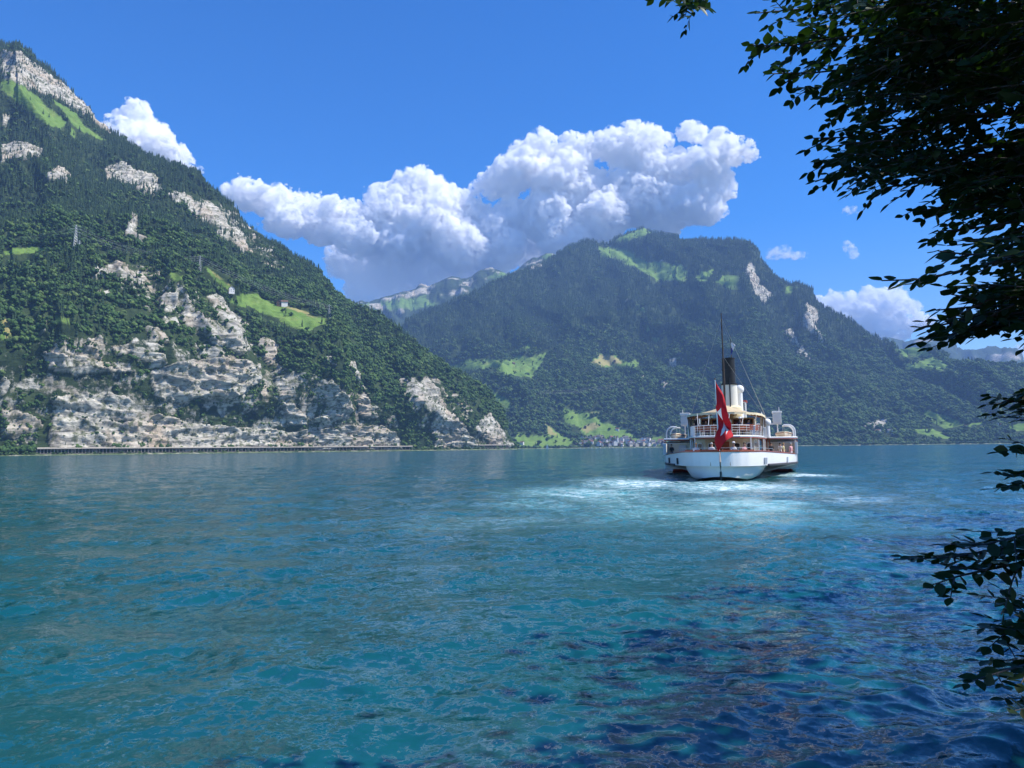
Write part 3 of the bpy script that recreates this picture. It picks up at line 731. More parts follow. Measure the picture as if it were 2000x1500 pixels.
def canvas_mat():
    m = N("awning_canvas")
    n = m.noise(1.5, m.coords(), 4)
    c = m.ramp(n, [(0.3, (0.66, 0.54, 0.32)), (0.7, (0.74, 0.62, 0.40))]); m.base(c); m.set(Roughness=0.9)
    tr = m.add("ShaderNodeBsdfTranslucent"); m.link(m.mix(0.5, c, (0.55, 0.33, 0.10)), tr.inputs["Color"])
    mx = m.add("ShaderNodeMixShader"); mx.inputs[0].default_value = 0.28
    m.link(m.b.outputs[0], mx.inputs[1]); m.link(tr.outputs[0], mx.inputs[2]); m.link(mx.outputs[0], m.out.inputs["Surface"])
    return m.m
M_AWN = canvas_mat()

class MB:
    """collects shapes, then links them as one mesh object"""
    def __init__(self): self.bm = bmesh.new()
    def box(self, x0, x1, y0, y1, z0, z1, bev=0.0):
        r = bmesh.ops.create_cube(self.bm, size=1.0)
        for v in r['verts']:
            v.co = Vector((x0 + (v.co.x + 0.5) * (x1 - x0), y0 + (v.co.y + 0.5) * (y1 - y0), z0 + (v.co.z + 0.5) * (z1 - z0)))
        if bev > 0:
            ed = list({e for v in r['verts'] for e in v.link_edges})
            bmesh.ops.bevel(self.bm, geom=ed, offset=bev, segments=1, affect='EDGES')
        return self
    def tube(self, pts, rad, n=6, cap=True, closed=False):
        pts = [Vector(p) for p in pts]; rings = []
        if not hasattr(rad, '__len__'): rad = [rad] * len(pts)
        prev = None
        for i, p in enumerate(pts):
            if closed: t = pts[(i + 1) % len(pts)] - pts[i - 1]
            else: t = pts[min(i + 1, len(pts) - 1)] - pts[max(i - 1, 0)]
            if t.length < 1e-9: t = Vector((0, 0, 1))
            t.normalize()
            a = prev if prev is not None else (Vector((0, 0, 1)) if abs(t.z) < 0.9 else Vector((1, 0, 0)))
            b = t.cross(a); 
            if b.length < 1e-6: b = t.cross(Vector((1, 0.3, 0)))
            b.normalize(); a = b.cross(t).normalized(); prev = a
            rings.append([self.bm.verts.new(p + float(rad[i]) * (math.cos(2 * math.pi * k / n) * a + math.sin(2 * math.pi * k / n) * b)) for k in range(n)])
        m = len(rings)
        for i in range(m if closed else m - 1):
            A, B = rings[i], rings[(i + 1) % m]
            for k in range(n): self.bm.faces.new((A[k], A[(k + 1) % n], B[(k + 1) % n], B[k]))
        if cap and not closed:
            self.bm.faces.new(rings[0][::-1]); self.bm.faces.new(rings[-1])
        return self
    def grid(self, P, closed_u=False):
        """P: list of rows of points"""
        rows = [[self.bm.verts.new(p) for p in r] for r in P]
        for i in range(len(rows) - 1):
            for k in range(len(rows[0]) - 1):
                try: self.bm.faces.new((rows[i][k], rows[i][k + 1], rows[i + 1][k + 1], rows[i + 1][k]))
                except ValueError: pass
        return self
    def lathe(self, prof, n=24, at=(0, 0, 0), lean=(0, 0)):
        z0 = prof[0][1]
        rings = [[self.bm.verts.new((at[0] + r * math.cos(2 * math.pi * k / n) + lean[0] * (z - z0), at[1] + r * math.sin(2 * math.pi * k / n) + lean[1] * (z - z0), at[2] + z)) for k in range(n)] for r, z in prof]
        for A, B in zip(rings, rings[1:]):
            for k in range(n): self.bm.faces.new((A[k], A[(k + 1) % n], B[(k + 1) % n], B[k]))
        if prof[0][0] > 1e-3: self.bm.faces.new(rings[0][::-1])
        if prof[-1][0] > 1e-3: self.bm.faces.new(rings[-1])
        return self
    def prism(self, outline, z0, z1):
        """outline: (x, y) loop; z0, z1 numbers or functions of y"""
        f0 = z0 if callable(z0) else (lambda y: z0); f1 = z1 if callable(z1) else (lambda y: z1)
        a = [self.bm.verts.new((x, y, f0(y))) for x, y in outline]; b = [self.bm.verts.new((x, y, f1(y))) for x, y in outline]
        n = len(a)
        for k in range(n): self.bm.faces.new((a[k], a[(k + 1) % n], b[(k + 1) % n], b[k]))
        self.bm.faces.new(a[::-1]); self.bm.faces.new(b)
        return self
    def build(self, name, mat, parent=None, smooth_=False, solid=0.0):
        bm = self.bm
        bmesh.ops.recalc_face_normals(bm, faces=bm.faces[:])
        if solid:
            bmesh.ops.solidify(bm, geom=bm.faces[:], thickness=solid)
            bmesh.ops.recalc_face_normals(bm, faces=bm.faces[:])
        if smooth_:
            for f in bm.faces: f.smooth = True
            for e in bm.edges:
                if len(e.link_faces) == 2 and e.calc_face_angle(0) > 0.7: e.smooth = False
        me = bpy.data.meshes.new(name); bm.to_mesh(me); bm.free()
        return link(name, me, mat, parent)

DECK = [(0.0, 0.05), (0.12, 0.8), (0.5, 1.45), (1.2, 2.1), (2.5, 2.75), (5, 3.45), (9, 4.35), (13, 5.1), (17, 5.8), (20, 6.3), (22, 6.48), (29, 6.5), (34, 6.4), (40, 5.4), (46, 3.6), (52, 1.9), (57, 0.6), (59, 0.05)]
HULL = [(0.35, 0.05), (0.45, 0.75), (0.8, 1.35), (1.5, 1.95), (2.5, 2.45), (4, 2.85), (7, 3.2), (12, 3.4), (20, 3.5), (34, 3.5), (42, 3.1), (49, 2.0), (55, 0.8), (58.5, 0.05)]
UPPER = [(3.4, 0.05), (3.5, 0.8), (3.9, 1.4), (4.8, 2.0), (6.2, 2.5), (9, 2.95), (13, 3.3), (20, 3.6)]
def ww(tab, y): return float(np.interp(y, [t[0] for t in tab], [t[1] for t in tab]))
def rail_z(y): return float(np.interp(y, [0, 4, 10, 20, 40, 59], [2.27, 2.24, 2.08, 1.86, 1.9, 2.4]))
def guard_z(y): return float(np.interp(y, [0, 10, 20, 40, 59], [1.16, 1.08, 0.98, 1.0, 1.3]))
def floor_z(y): return float(np.interp(y, [0, 6, 20, 60], [1.50, 1.45, 1.10, 1.15]))
def loop(tab, y0=None, y1=None, inset=0.0, step=0.0):
    ys = [t[0] for t in tab if (y0 is None or t[0] >= y0) and (y1 is None or t[0] <= y1)]
    return [(ww(tab, y) - inset if ww(tab, y) > inset else 0.03, y) for y in ys] + [(-(ww(tab, y) - inset) if ww(tab, y) > inset else -0.03, y) for y in ys[::-1]]

def build_ship():
    S = empty("paddle_steamer", tuple(SHIP_AT), -SHIP_H)
    tag(S, "white paddle steamer with black topped funnel and cream awning steaming away over the lake", "ship")
    # --- hull: round counter stern, narrow body
    ys = [t[0] for t in HULL]; secs = []
    for y in ys:
        w = ww(HULL, y); gz = guard_z(y)
        row = []
        cut = float(np.interp(y, [0.35, 0.8, 1.5, 2.5, 4.0, 6.0], [1.0, 0.62, 0.35, 0.12, -0.2, -0.8]))
        for f, zz in ((1.0, gz + 0.02), (0.985, 0.8 * gz), (0.95, 0.55 * gz), (0.88, 0.26), (0.78, 0.08), (0.55, -0.15), (0.25, -0.6), (0.0, -0.9)):
            zz = max(zz, cut * (1.25 - f)) if y < 6 else zz
            row.append((w * f, y, zz))
        secs.append(row)
    mb = MB()
    for s in (1, -1): mb.grid([[(s * x, y, z) for x, y, z in r] for r in secs])
    bmesh.ops.remove_doubles(mb.bm, verts=mb.bm.verts[:], dist=0.012)
    hull = mb.build("hull", M_WHITE, S, True)
    mb = MB()
    for s in (1, -1):
        rows = []
        for y in np.linspace(1.3, 57, 40):
            w = ww(HULL, y)
            rows.append([(s * w * 0.80, y, 0.12), (s * (w * 0.76 + 0.03), y, 0.06), (s * w * 0.55, y, -0.14)])
        mb.grid(rows)
    mb.build("waterline_stripe", M_BOOT, hull, True)
    # --- bulwark on the wide deck outline
    yy = np.concatenate([np.linspace(0, 1.2, 12) ** 2 / 1.2, np.linspace(1.4, 59, 60)])
    mb = MB()
    for s in (1, -1):
        mb.grid([[(s * ww(DECK, y), y, guard_z(y)), (s * (ww(DECK, y) + 0.02), y, 0.5 * (guard_z(y) + rail_z(y))), (s * ww(DECK, y), y, rail_z(y))] for y in yy])
    bmesh.ops.remove_doubles(mb.bm, verts=mb.bm.verts[:], dist=0.03)
    bul = mb.build("bulwark", M_WHITE, S, True, solid=0.05)
    mb = MB()
    mb.tube([(ww(DECK, y), y, rail_z(y) + 0.03) for y in yy[::-1]] + [(-ww(DECK, y), y, rail_z(y) + 0.03) for y in yy], 0.055, 5)
    mb.build("rail_cap", M_WOOD, bul)
    for s, y0 in ((1, 5.2), (-1, 8.5)):
        g = np.linspace(y0, 52, 40)
        MB().tube([(s * (ww(DECK, y) + 0.06), y, guard_z(y) + 0.02) for y in g], 0.10, 6).build("rubbing_strake", M_DARK, S)
    for x, y in ((-5.2, 13.5), (-3.75, 6.2), (3.2, 4.1), (3.35, 4.5), (5.25, 13.8)):
        s = 1 if x > 0 else -1
        MB().tube([(s * (ww(DECK, y) + 0.08), y, guard_z(y) + 0.08), (s * (ww(DECK, y) + 0.10), y, guard_z(y) + 0.62)], 0.085, 8).build("fender", M_DARK if s < 0 else M_GREYW, S)
    # underside of the overhanging deck
    mb = MB(); mb.prism(loop(DECK, inset=0.06), lambda y: guard_z(y) + 0.05, lambda y: floor_z(y)); mb.build("main_deck", M_DECK, S)
    for s in (1, -1):
        for y in (18.5, 21):
            MB().tube([(s * 3.3, y, 0.2), (s * 6.2, y, 0.98)], 0.08, 6).build("sponson_bracket", M_GREYW, S)
    MB().box(-0.07, 0.07, 0.25, 0.6, -0.8, 0.75, 0.03).build("rudder", M_BOOT, S)
    # --- paddle boxes
    for s in (1, -1):
        mb = MB()
        out = [(6.56, -0.3), (6.56, 3.16)]
        a, b = (21.5, 33.5)
        prof = [(a, 0.4), (a, 3.1)] + [(a + (b - a) * t, 3.1 + 0.18 * math.sin(math.pi * t)) for t in np.linspace(0.05, 0.95, 9)] + [(b, 3.1), (b, 0.4)]
        v0 = [mb.bm.verts.new((s * 3.5, y, z)) for y, z in prof]; v1 = [mb.bm.verts.new((s * 6.56, y, z)) for y, z in prof]
        for k in range(len(prof) - 1): mb.bm.faces.new((v0[k], v0[k + 1], v1[k + 1], v1[k]))
        mb.bm.faces.new(v1)
        pb = mb.build("paddle_box", M_WHITE, S)
        MB().box(s * 6.52, s * 6.60, 21.3, 33.7, 3.08, 3.2).build("edge_trim", M_RED, pb)
        # open lobby wall just aft of the wheel, with its posts
        MB().box(s * 3.55, s * 6.3, 21.40, 21.47, 1.14, 3.0).build("lobby_wall", M_CREAM, S)
        MB().box(s * 6.25, s * 6.52, 19.8, 21.4, 1.9, 3.05, 0.02).build("wing_wall", M_WHITE, S)
        MB().box(s * 4.35, s * 5.1, 21.3, 21.39, 1.2, 2.85).build("lobby_door", M_CREAM if s > 0 else M_GREYW, S)
        # wheel: rims, arms, floats
        mb = MB()
        for xr in (4.2, 6.0):
            mb.tube([(s * xr, 27.5 + 2.3 * math.cos(t), 0.7 + 2.3 * math.sin(t)) for t in np.linspace(0, 2 * math.pi, 25)[:-1]], 0.06, 4, closed=True)
        for t in np.linspace(0, 2 * math.pi, 12)[:-1]:
            mb.tube([(s * 4.2, 27.5, 0.7), (s * 4.2, 27.5 + 2.3 * math.cos(t), 0.7 + 2.3 * math.sin(t))], 0.05, 4)
            mb.tube([(s * 4.0, 27.5 + 2.2 * math.cos(t), 0.7 + 2.2 * math.sin(t)), (s * 6.2, 27.5 + 2.2 * math.cos(t), 0.7 + 2.2 * math.sin(t))], 0.16, 4)
        mb.build("paddle_wheel", M_RED, S)
    # --- saloon on the main deck
    sal = MB().prism([(2.5, 9.2), (2.75, 13), (2.9, 21.4), (-2.9, 21.4), (-2.75, 13), (-2.5, 9.2), (-1.6, 8.5), (1.6, 8.5)], floor_z, 3.36).build("saloon", M_CREAM, S)
    def window(x, y, z0, z1, w, ny=-1, nx=0.0, frame=M_WHITE):
        t = math.atan2(nx, -ny)
        def loc(u, d, z): return (x + u * math.cos(t) + d * math.sin(t), y + u * math.sin(t) - d * math.cos(t), z)
        def shape(wd, za, zb):
            pts = [(-wd, za), (wd, za), (wd, zb - 0.12)] + [(wd * math.cos(a), zb - 0.12 + 0.12 * math.sin(a)) for a in np.linspace(0.4, math.pi - 0.4, 5)] + [(-wd, zb - 0.12)]
            return pts
        m1 = MB(); P = shape(w + 0.07, z0 - 0.07, z1 + 0.07)
        a = [m1.bm.verts.new(loc(u, 0.0, z)) for u, z in P]; b = [m1.bm.verts.new(loc(u, 0.05, z)) for u, z in P]
        m1.bm.faces.new(b); [m1.bm.faces.new((a[k], a[(k + 1) % len(a)], b[(k + 1) % len(a)], b[k])) for k in range(len(a))]
        f = m1.build("window_frame", frame, sal)
        m2 = MB(); m2.bm.faces.new([m2.bm.verts.new(loc(u, 0.058, z)) for u, z in shape(w, z0, z1)]); m2.build("window_pane", M_GLASS, sal)
    window(2.05, 8.85, 2.0, 2.95, 0.24, -0.75, 0.66); window(-2.05, 8.85, 2.0, 2.95, 0.24, -0.75, -0.66)
    for x in (-1.05, 1.05): window(x, 8.5, 2.05, 2.95, 0.24)
    MB().box(-0.42, 0.42, 8.43, 8.5, 1.5, 3.1, 0.01).build("saloon_door", M_WOOD, S)
    for s in (1, -1):
        for y in (10.2, 11.8, 13.4, 15.0, 16.6, 18.2, 19.8):
            window(s * (float(np.interp(y, [9.2, 13, 21.4], [2.5, 2.75, 2.9]))), y, 2.0, 2.95, 0.36, -0.04, s * 1.0)
    for x in (3.15, 3.35, 3.6, 3.85): MB().box(x, x + 0.09, 19.2, 19.3, 1.15, 3.3).build("door_post", M_WOOD, S)
    # --- upper deck with its red edge, side decks over the wheels
    up = loop(UPPER, inset=0.0)
    outl = [(x, y) for x, y in up if x > 0] + [(6.55, 21.2), (6.55, 33.8), (3.4, 36), (-3.4, 36), (-6.55, 33.8), (-6.55, 21.2)] + [(x, y) for x, y in up if x < 0]
    ud = MB().prism(outl, 3.38, 3.46).build("upper_deck", M_SOFFIT, S)
    rim = [(x, y) for x, y in outl]
    MB().tube([(x, y, 3.50) for x, y in rim], 0.09, 5, closed=True).build("deck_edge", M_WHITE, ud)
    MB().tube([(x * 1.006, y - 0.01, 3.385) for x, y in rim], 0.035, 5, closed=True).build("red_edge_line", M_RED, ud)
    MB().prism(loop(UPPER, inset=0.1), 3.462, 3.52).build("deck_planking", M_DECK, ud)
    for s in (1, -1):
        for x, y in ((2.3, 5.4), (2.95, 9.2), (3.4, 14.0), (3.55, 18.5)):
            MB().tube([(s * x * 0.97, y, floor_z(y)), (s * x * 0.97, y, 3.4)], 0.05, 8).build("deck_pillar", M_WHITE, S)
    # --- railing of the upper deck
    ry = [3.42, 3.55, 3.95, 4.8, 6.2, 7.6, 9, 11, 13, 15, 17, 19.5]
    path = [(ww(UPPER, y) - 0.04, y) for y in ry[::-1]] + [(-(ww(UPPER, y) - 0.04), y) for y in ry]
    rl = MB().tube([(x, y, 4.40) for x, y in path], 0.027, 6).build("top_rail", M_WHITE, S)
    for z in (3.78, 4.0, 4.2): MB().tube([(x, y, z) for x, y in path], 0.010, 4).build("rail_wire", M_WHITE, S)
    seg = []; acc = 0.0
    for (x0, y0), (x1, y1) in zip(path, path[1:]):
        L = math.hypot(x1 - x0, y1 - y0); n = max(1, round(L / 0.8))
        for k in range(n): seg.append((x0 + (x1 - x0) * k / n, y0 + (y1 - y0) * k / n))
    for x, y in seg: MB().tube([(x, y, 3.5), (x, y, 4.4)], 0.017, 5).build("rail_post", M_WHITE, S)
    for s in (1, -1): MB().box(s * 2.30, s * 2.62, 6.1, 6.16, 3.62, 4.38, 0.01).build("rail_panel", M_WHITE, S)
    MB().box(2.62, 3.55, 13.8, 13.86, 3.52, 4.42, 0.02).build("canvas_screen", M_WHITE, S)
    # --- awning over the after deck
    def awn_z(x, y):
        w = awn_w(y); ridge = float(np.interp(y, [6.2, 9, 14, 20, 23], [5.62, 6.0, 6.55, 6.75, 6.6])); edge = float(np.interp(y, [6.2, 9, 14, 23], [5.58, 5.52, 5.48, 5.52]))
        t = abs(x) / max(w, 0.01)
        return edge + (ridge - edge) * (1 - t) ** 1.0 * (1 - 0.25 * t * (1 - t)) - 0.05 * math.sin(math.pi * t)
    def awn_w(y): return float(np.interp(y, [6.2, 6.4, 7.0, 8.2, 10, 14, 23], [0.15, 1.0, 1.9, 2.75, 3.2, 3.5, 3.65]))
    rows = []
    for y in (6.2, 6.4, 7.0, 8.2, 10, 12, 14, 16, 18, 20, 21.5, 23):
        w = awn_w(y); rows.append([(w * t, y, awn_z(w * t, y) + 0.03 * math.cos(y * 2.6) * (1 - t * t)) for t in np.linspace(-1, 1, 17)])
    aw = MB().grid(rows).build("awning", M_AWN, S, True, solid=0.02)
    edge = [(awn_w(y), y) for y in (23, 20, 18, 16, 14, 12, 10, 8.2, 7.0, 6.4, 6.2)] + [(-awn_w(y), y) for y in (6.2, 6.4, 7, 8.2, 10, 12, 14, 16, 18, 20, 23)]
    mb = MB(); ed = []
    for (x0, y0), (x1, y1) in zip(edge, edge[1:]):
        n = max(1, round(math.hypot(x1 - x0, y1 - y0) / 0.25))
        ed += [(x0 + (x1 - x0) * k / n, y0 + (y1 - y0) * k / n) for k in range(n)]
    mb.grid([[(x * 1.005, y, awn_z(x, y) - 0.005) for x, y in ed], [(x * 1.01, y, awn_z(x, y) - 0.17 - 0.05 * abs(math.sin(k * 1.57))) for k, (x, y) in enumerate(ed)]])
    mb.build("valance", M_CANVAS, aw, False, solid=0.015)
    for y in (8.2, 10, 12, 14, 16, 18, 20, 22):
        w = awn_w(y)
        MB().tube([(w * t, y, awn_z(w * t, y) - 0.05) for t in np.linspace(-1, 1, 9)], 0.035, 5).build("awning_rib", M_WOOD, S)
    for s in (1, -1):
        for t in (0.35, 0.7):
            MB().tube([(s * awn_w(y) * t, y, awn_z(awn_w(y) * t, y) - 0.08) for y in (7.5, 10, 14, 18, 22)], 0.025, 5).build("awning_stringer", M_WOOD, S)
        for yb, yt in ((6.2, 8.4), (9, 10.2), (12.0, 13.0), (15.5, 16.2), (19, 19.5)):
            MB().tube([(s * (ww(UPPER, yb) - 0.03), yb, 3.5), (s * awn_w(yt) * 0.985, yt, awn_z(awn_w(yt) * 0.985, yt) - 0.04)], 0.045, 6).build("awning_strut", M_MAST, S)
    for x, y in ((0.55, 3.6), (1.6, 4.3), (-1.0, 3.7), (-1.9, 4.7)):
        MB().tube([(x, y, 4.4), (x * 1.1, 6.9, awn_z(x * 1.1, 7.2) - 0.05)], 0.018, 5).build("awning_stay", M_WHITE, S)
    # --- glazed deckhouse under the awning
    dh = MB().prism([(2.5, 17.2), (2.7, 30), (-2.7, 30), (-2.5, 17.2)], 3.5, 5.45).build("deckhouse", M_CREAM, S)
    for k, x in enumerate(np.linspace(-2.0, 2.0, 5)):
        if k == 2:
            MB().box(x - 0.4, x + 0.4, 17.12, 17.18, 3.55, 5.25, 0.01).build("house_door", M_WOOD, dh); continue
        MB().box(x - 0.42, x + 0.42, 17.14, 17.185, 4.25, 5.3, 0.01).build("window_frame", M_WOOD, dh)
        MB().box(x - 0.36, x + 0.36, 17.10, 17.13, 4.31, 5.24).build("window_pane", M_GLASS, dh)
    for s in (1, -1):
        f = MB()
        f.tube([(s * 3.35, 14.2, 4.4), (s * 3.1, 16.8, 4.4), (s * 3.1, 16.8, 5.35), (s * 3.42, 14.2, 5.35)], 0.035, 4, closed=True).build("windscreen_frame", M_WHITE, S)
        MB().grid([[(s * 3.36, 14.2, 4.42), (s * 3.12, 16.8, 4.42)], [(s * 3.42, 14.2, 5.33), (s * 3.11, 16.8, 5.33)]]).build("windscreen_glass", M_GLASS, S)
    # --- funnel
    fn = MB().lathe([(1.0, 5.4), (0.95, 6.7), (0.84, 6.75), (0.80, 9.25)], 28, (0.12, 24, 0), (0, -0.05)).build("funnel", paint("cream_white_funnel", (0.76, 0.73, 0.62), 0.4, 0.04, 1.5), S, True)
    MB().lathe([(0.83, 9.2), (0.83, 9.34), (0.70, 9.36), (0.68, 10.7), (0.72, 10.72), (0.72, 10.8), (0.68, 10.82), (0.67, 11.9), (0.72, 11.92), (0.72, 12.02), (0.6, 12.03), (0.58, 11.5)], 28, (0.12, 23.81, 0), (0, -0.05)).build("funnel_top", M_BLACK, fn, True)
    MB().lathe([(0.86, 9.16), (0.86, 9.24)], 28, (0.12, 23.81, 0)).build("funnel_band", M_BLACK, fn, True)
    MB().lathe([(1.25, 5.9), (1.2, 6.75), (0.98, 6.95)], 24, (0.12, 24, 0)).build("funnel_casing", M_CANVAS, fn, True)
    MB().tube([(0.2, 22.95, 6.8), (0.2, 22.9, 9.9)], 0.06, 6).build("steam_pipe", M_BLACK, fn)
    def cowl(x, y, z0, z1, r, name="ventilator_cowl"):
        v = MB().lathe([(r * 0.75, z0), (r * 0.62, z1 - r)], 14, (x, y, 0)).build("ventilator", M_WHITE, S, True)
        mb = MB(); bmesh.ops.create_uvsphere(mb.bm, u_segments=16, v_segments=10, radius=r, matrix=Matrix.Translation((x, y, z1 - r * 0.4)))
        mb.build(name, M_WHITE, v, True)
        MB().lathe([(r * 0.8, 0), (r * 1.0, 0.06), (r * 0.8, 0.12)], 16, (0, 0, 0)).build("cowl_rim", M_WHITE, v, True).matrix_local = Matrix.Translation((x, y + r * 0.75, z1 - r * 0.3)) @ Matrix.Rotation(math.radians(-80), 4, 'X')
    cowl(1.12, 25.2, 5.4, 8.95, 0.47)
    cowl(3.75, 19.9, 3.5, 5.15, 0.38)
    cowl(-3.75, 19.9, 3.5, 4.9, 0.32)
    # --- wheelhouse and bridge
    wh = MB().box(-0.9, 1.72, 26.2, 29, 5.4, 7.5, 0.03).build("wheelhouse", M_WHITE, S)
    MB().box(-1.0, 1.85, 26.0, 29.2, 7.503, 7.62, 0.02).build("wheelhouse_roof", M_RED, wh)
    for x in (-0.3, 0.45, 1.32):
        MB().box(x - 0.24, x + 0.24, 26.15, 26.19, 6.55, 7.35).build("window_pane", M_GLASS, wh)
    MB().box(-5.3, 5.3, 27.0, 28.2, 5.02, 5.12).build("bridge_deck", M_GREYW, S)
    for s in (1, -1):
        wb = MB().box(s * 4.45, s * 5.32, 26.95, 28.3, 5.13, 6.2, 0.02).build("bridge_wing", M_GREYW, S)
        MB().box(s * 4.38, s * 5.38, 26.88, 28.36, 6.2, 6.42, 0.03).build("wing_roof", M_WHITE, wb)
        for k in range(7): MB().box(s * 4.47, s * 5.3, 26.91, 26.948, 5.2 + 0.14 * k, 5.23 + 0.14 * k).build("grille_bar", M_WHITE, wb)
        MB().tube([(s * 4.9, 27.2, 3.4), (s * 4.9, 27.2, 5.05)], 0.06, 8).build("wing_post", M_WHITE, S)
        MB().tube([(s * 5.1, 27.0, 6.4), (s * 5.1, 27.0, 6.85)], 0.03, 5).build("wing_lamp_post", M_WHITE, S)
        MB().tube([(s * 3.3, 27.1, 5.75), (s * 4.45, 27.1, 5.75)], 0.03, 5).build("bridge_rail", M_WHITE, S)
        MB().tube([(s * 3.3, 27.1, 5.1), (s * 3.3, 27.1, 6.35)], 0.05, 5).build("bridge_stanchion", M_WHITE, S)
    # --- mast, shrouds, flagstaff, foremast
    MB().tube([(0.02, 13.2, 3.5), (0.02, 12.5, 9.0), (0.0, 11.6, 14.9)], [0.12, 0.09, 0.04], 8).build("mast", M_MAST, S, True)
    for x, y, z in ((3.70, 18.0, 5.4), (3.6, 16.0, 5.45), (-3.65, 18.0, 5.4), (3.7, 20.5, 5.4)):
        MB().tube([(0.0, 11.65, 14.5), (x, y, z)], 0.018, 4).build("shroud", M_STEEL, S)
    MB().tube([(0.0, 12.2, 11.0), (3.5, 16.8, 5.5)], 0.014, 4).build("shroud", M_STEEL, S)
    MB().tube([(0.0, 11.7, 14.3), (0.0, 44.0, 15.6)], 0.012, 4).build("triatic_stay", M_STEEL, S)
    MB().tube([(-0.04, 0.75, 1.5), (-0.08, 0.6, 2.3), (-0.21, 0.35, 7.85)], [0.07, 0.06, 0.03], 8).build("flagstaff", M_WHITE, S, True)
    mb = MB(); bmesh.ops.create_uvsphere(mb.bm, u_segments=10, v_segments=6, radius=0.07, matrix=Matrix.Translation((-0.215, 0.35, 7.9))); mb.build("staff_knob", M_MAST, S, True)
    MB().tube([(-0.1, 44.0, 3.2), (-0.12, 44.0, 17.1)], [0.11, 0.035], 8).build("foremast", M_MAST, S, True)
    for s in (1, -1):
        for y in (22.3, 26.3):
            a = [(s * 6.42, y, 3.3), (s * 6.44, y, 3.95)] + [(s * (5.75 + 0.68 * math.cos(t)), y, 4.12 + 0.68 * math.sin(t)) for t in np.linspace(0.1, 1.65, 8)] + [(s * 5.35, y, 4.78)]
            MB().tube(a, 0.075, 8).build("davit", M_WHITE, S, True)
            MB().tube([(s * 5.4, y, 4.76), (s * 5.4, y, 4.15)], 0.018, 4).build("boat_fall", M_STEEL, S)
    # main deck taffrail and life rings
    tr = [(ww(DECK, y) - 0.12, y) for y in (8, 5, 2.5, 1.2, 0.55)] + [(-(ww(DECK, y) - 0.12), y) for y in (0.55, 1.2, 2.5, 5, 8)]
    MB().tube([(x, y, rail_z(y) + 0.30) for x, y in tr], 0.02, 5).build("stern_rail", M_STEEL, S)
    for x, y in tr[::2]: MB().tube([(x, y, rail_z(y)), (x, y, rail_z(y) + 0.30)], 0.018, 5).build("stern_rail_post", M_STEEL, S)
    return S
SHIP = build_ship()
SHIP_M = Matrix.Translation(Vector(SHIP_AT)) @ Matrix.Rotation(-SHIP_H, 4, 'Z')
def on_ship(x, y, z): return tuple(SHIP_M @ Vector((x, y, z)))

# --- flags
def flag_mat(name, cross):
    m = N(name); uv = m.add("ShaderNodeUVMap").outputs[0]
    sp = m.add("ShaderNodeSeparateXYZ"); m.link(uv, sp.inputs[0])
    if cross:
        def band(s, c, w):
            d = m.math('ABSOLUTE', m.math('SUBTRACT', s, c)); return m.math('LESS_THAN', d, w)
        u, v = sp.outputs[0], sp.outputs[1]
        a = m.math('MULTIPLY', band(u, 0.5, 0.3), band(v, 0.5, 0.095)); b = m.math('MULTIPLY', band(u, 0.5, 0.095), band(v, 0.5, 0.3))
        c = m.mix(m.math('MAXIMUM', a, b), (0.60, 0.010, 0.022), (0.8, 0.8, 0.8))
    else:
        c = m.mix(m.math('GREATER_THAN', sp.outputs[1], 0.5), (0.02, 0.07, 0.34), (0.8, 0.8, 0.82))
    m.base(c); m.set(Roughness=0.8)
    tr = m.add("ShaderNodeBsdfTranslucent"); m.link(c, tr.inputs["Color"])
    mx = m.add("ShaderNodeMixShader"); mx.inputs[0].default_value = 0.35
    m.link(m.b.outputs[0], mx.inputs[1]); m.link(tr.outputs[0], mx.inputs[2]); m.link(mx.outputs[0], m.out.inputs["Surface"])
    return m.m
def cloth(name, fn, mat, nu=36, nv=36):
    V = []; UV = []
    for i in range(nu):
        for j in range(nv):
            u, v = i / (nu - 1), j / (nv - 1); V.append(fn(u, v)); UV.append((v, 1 - u))
    fc = grid_faces(nu, nv); me = mesh_np(name, np.array(V), fc); shade_smooth(me)
    uvl = me.uv_layers.new(name="UVMap"); li = fc.ravel()
    uvl.data.foreach_set("uv", np.array(UV, np.float32)[li].ravel())
    o = link(name, me, mat); md = o.modifiers.new("thick", 'SOLIDIFY'); md.thickness = 0.012
    o.location = tuple(SHIP_AT); o.rotation_euler = (0, 0, -SHIP_H)
    return o
def ensign(u, v):
    A = np.array([-0.19, 0.36, 7.76]); C = np.array([-0.11, 0.52, 4.55])
    B = np.array([1.06, 0.10, 4.25]); D = np.array([-0.12, 0.25, 2.05])
    p = (1 - u) * (1 - v) * A + (1 - u) * v * B + u * (1 - v) * C + u * v * D
    k = smooth(v, 0.0, 0.35)
    p[0] += k * (0.26 * math.sin(8.0 * u + 4.6 * v + 0.2) + 0.10 * math.sin(16 * u - 5 * v) * (1 - u)) + 0.10 * math.sin(math.pi * u) * v
    p[1] += k * (0.36 * math.sin(8.0 * u + 4.6 * v + 1.7) + 0.10 * math.cos(19 * u + 5 * v))
    p[2] += k * 0.12 * math.sin(11 * u + 2.5)
    return p
f = cloth("flag", ensign, flag_mat("red_flag_cloth", True), 60, 48); tag(f, "large red flag with white cross hanging limp from the stern staff", "flag")
def pennant(u, v):
    A = np.array([-0.10, 43.9, 16.3]); p = A + np.array([0.55 * v - 0.75 * u * (0.3 + v * 0.9) + 0.25 * u, -0.3 * v, -1.35 * u - 0.45 * v * v])
    p[1] += 0.12 * math.sin(7 * u + 4 * v) * v
    return p
f = cloth("flag", pennant, flag_mat("white_blue_flag_cloth", False), 20, 16); tag(f, "small white and blue flag on the pole behind the funnel", "flag")

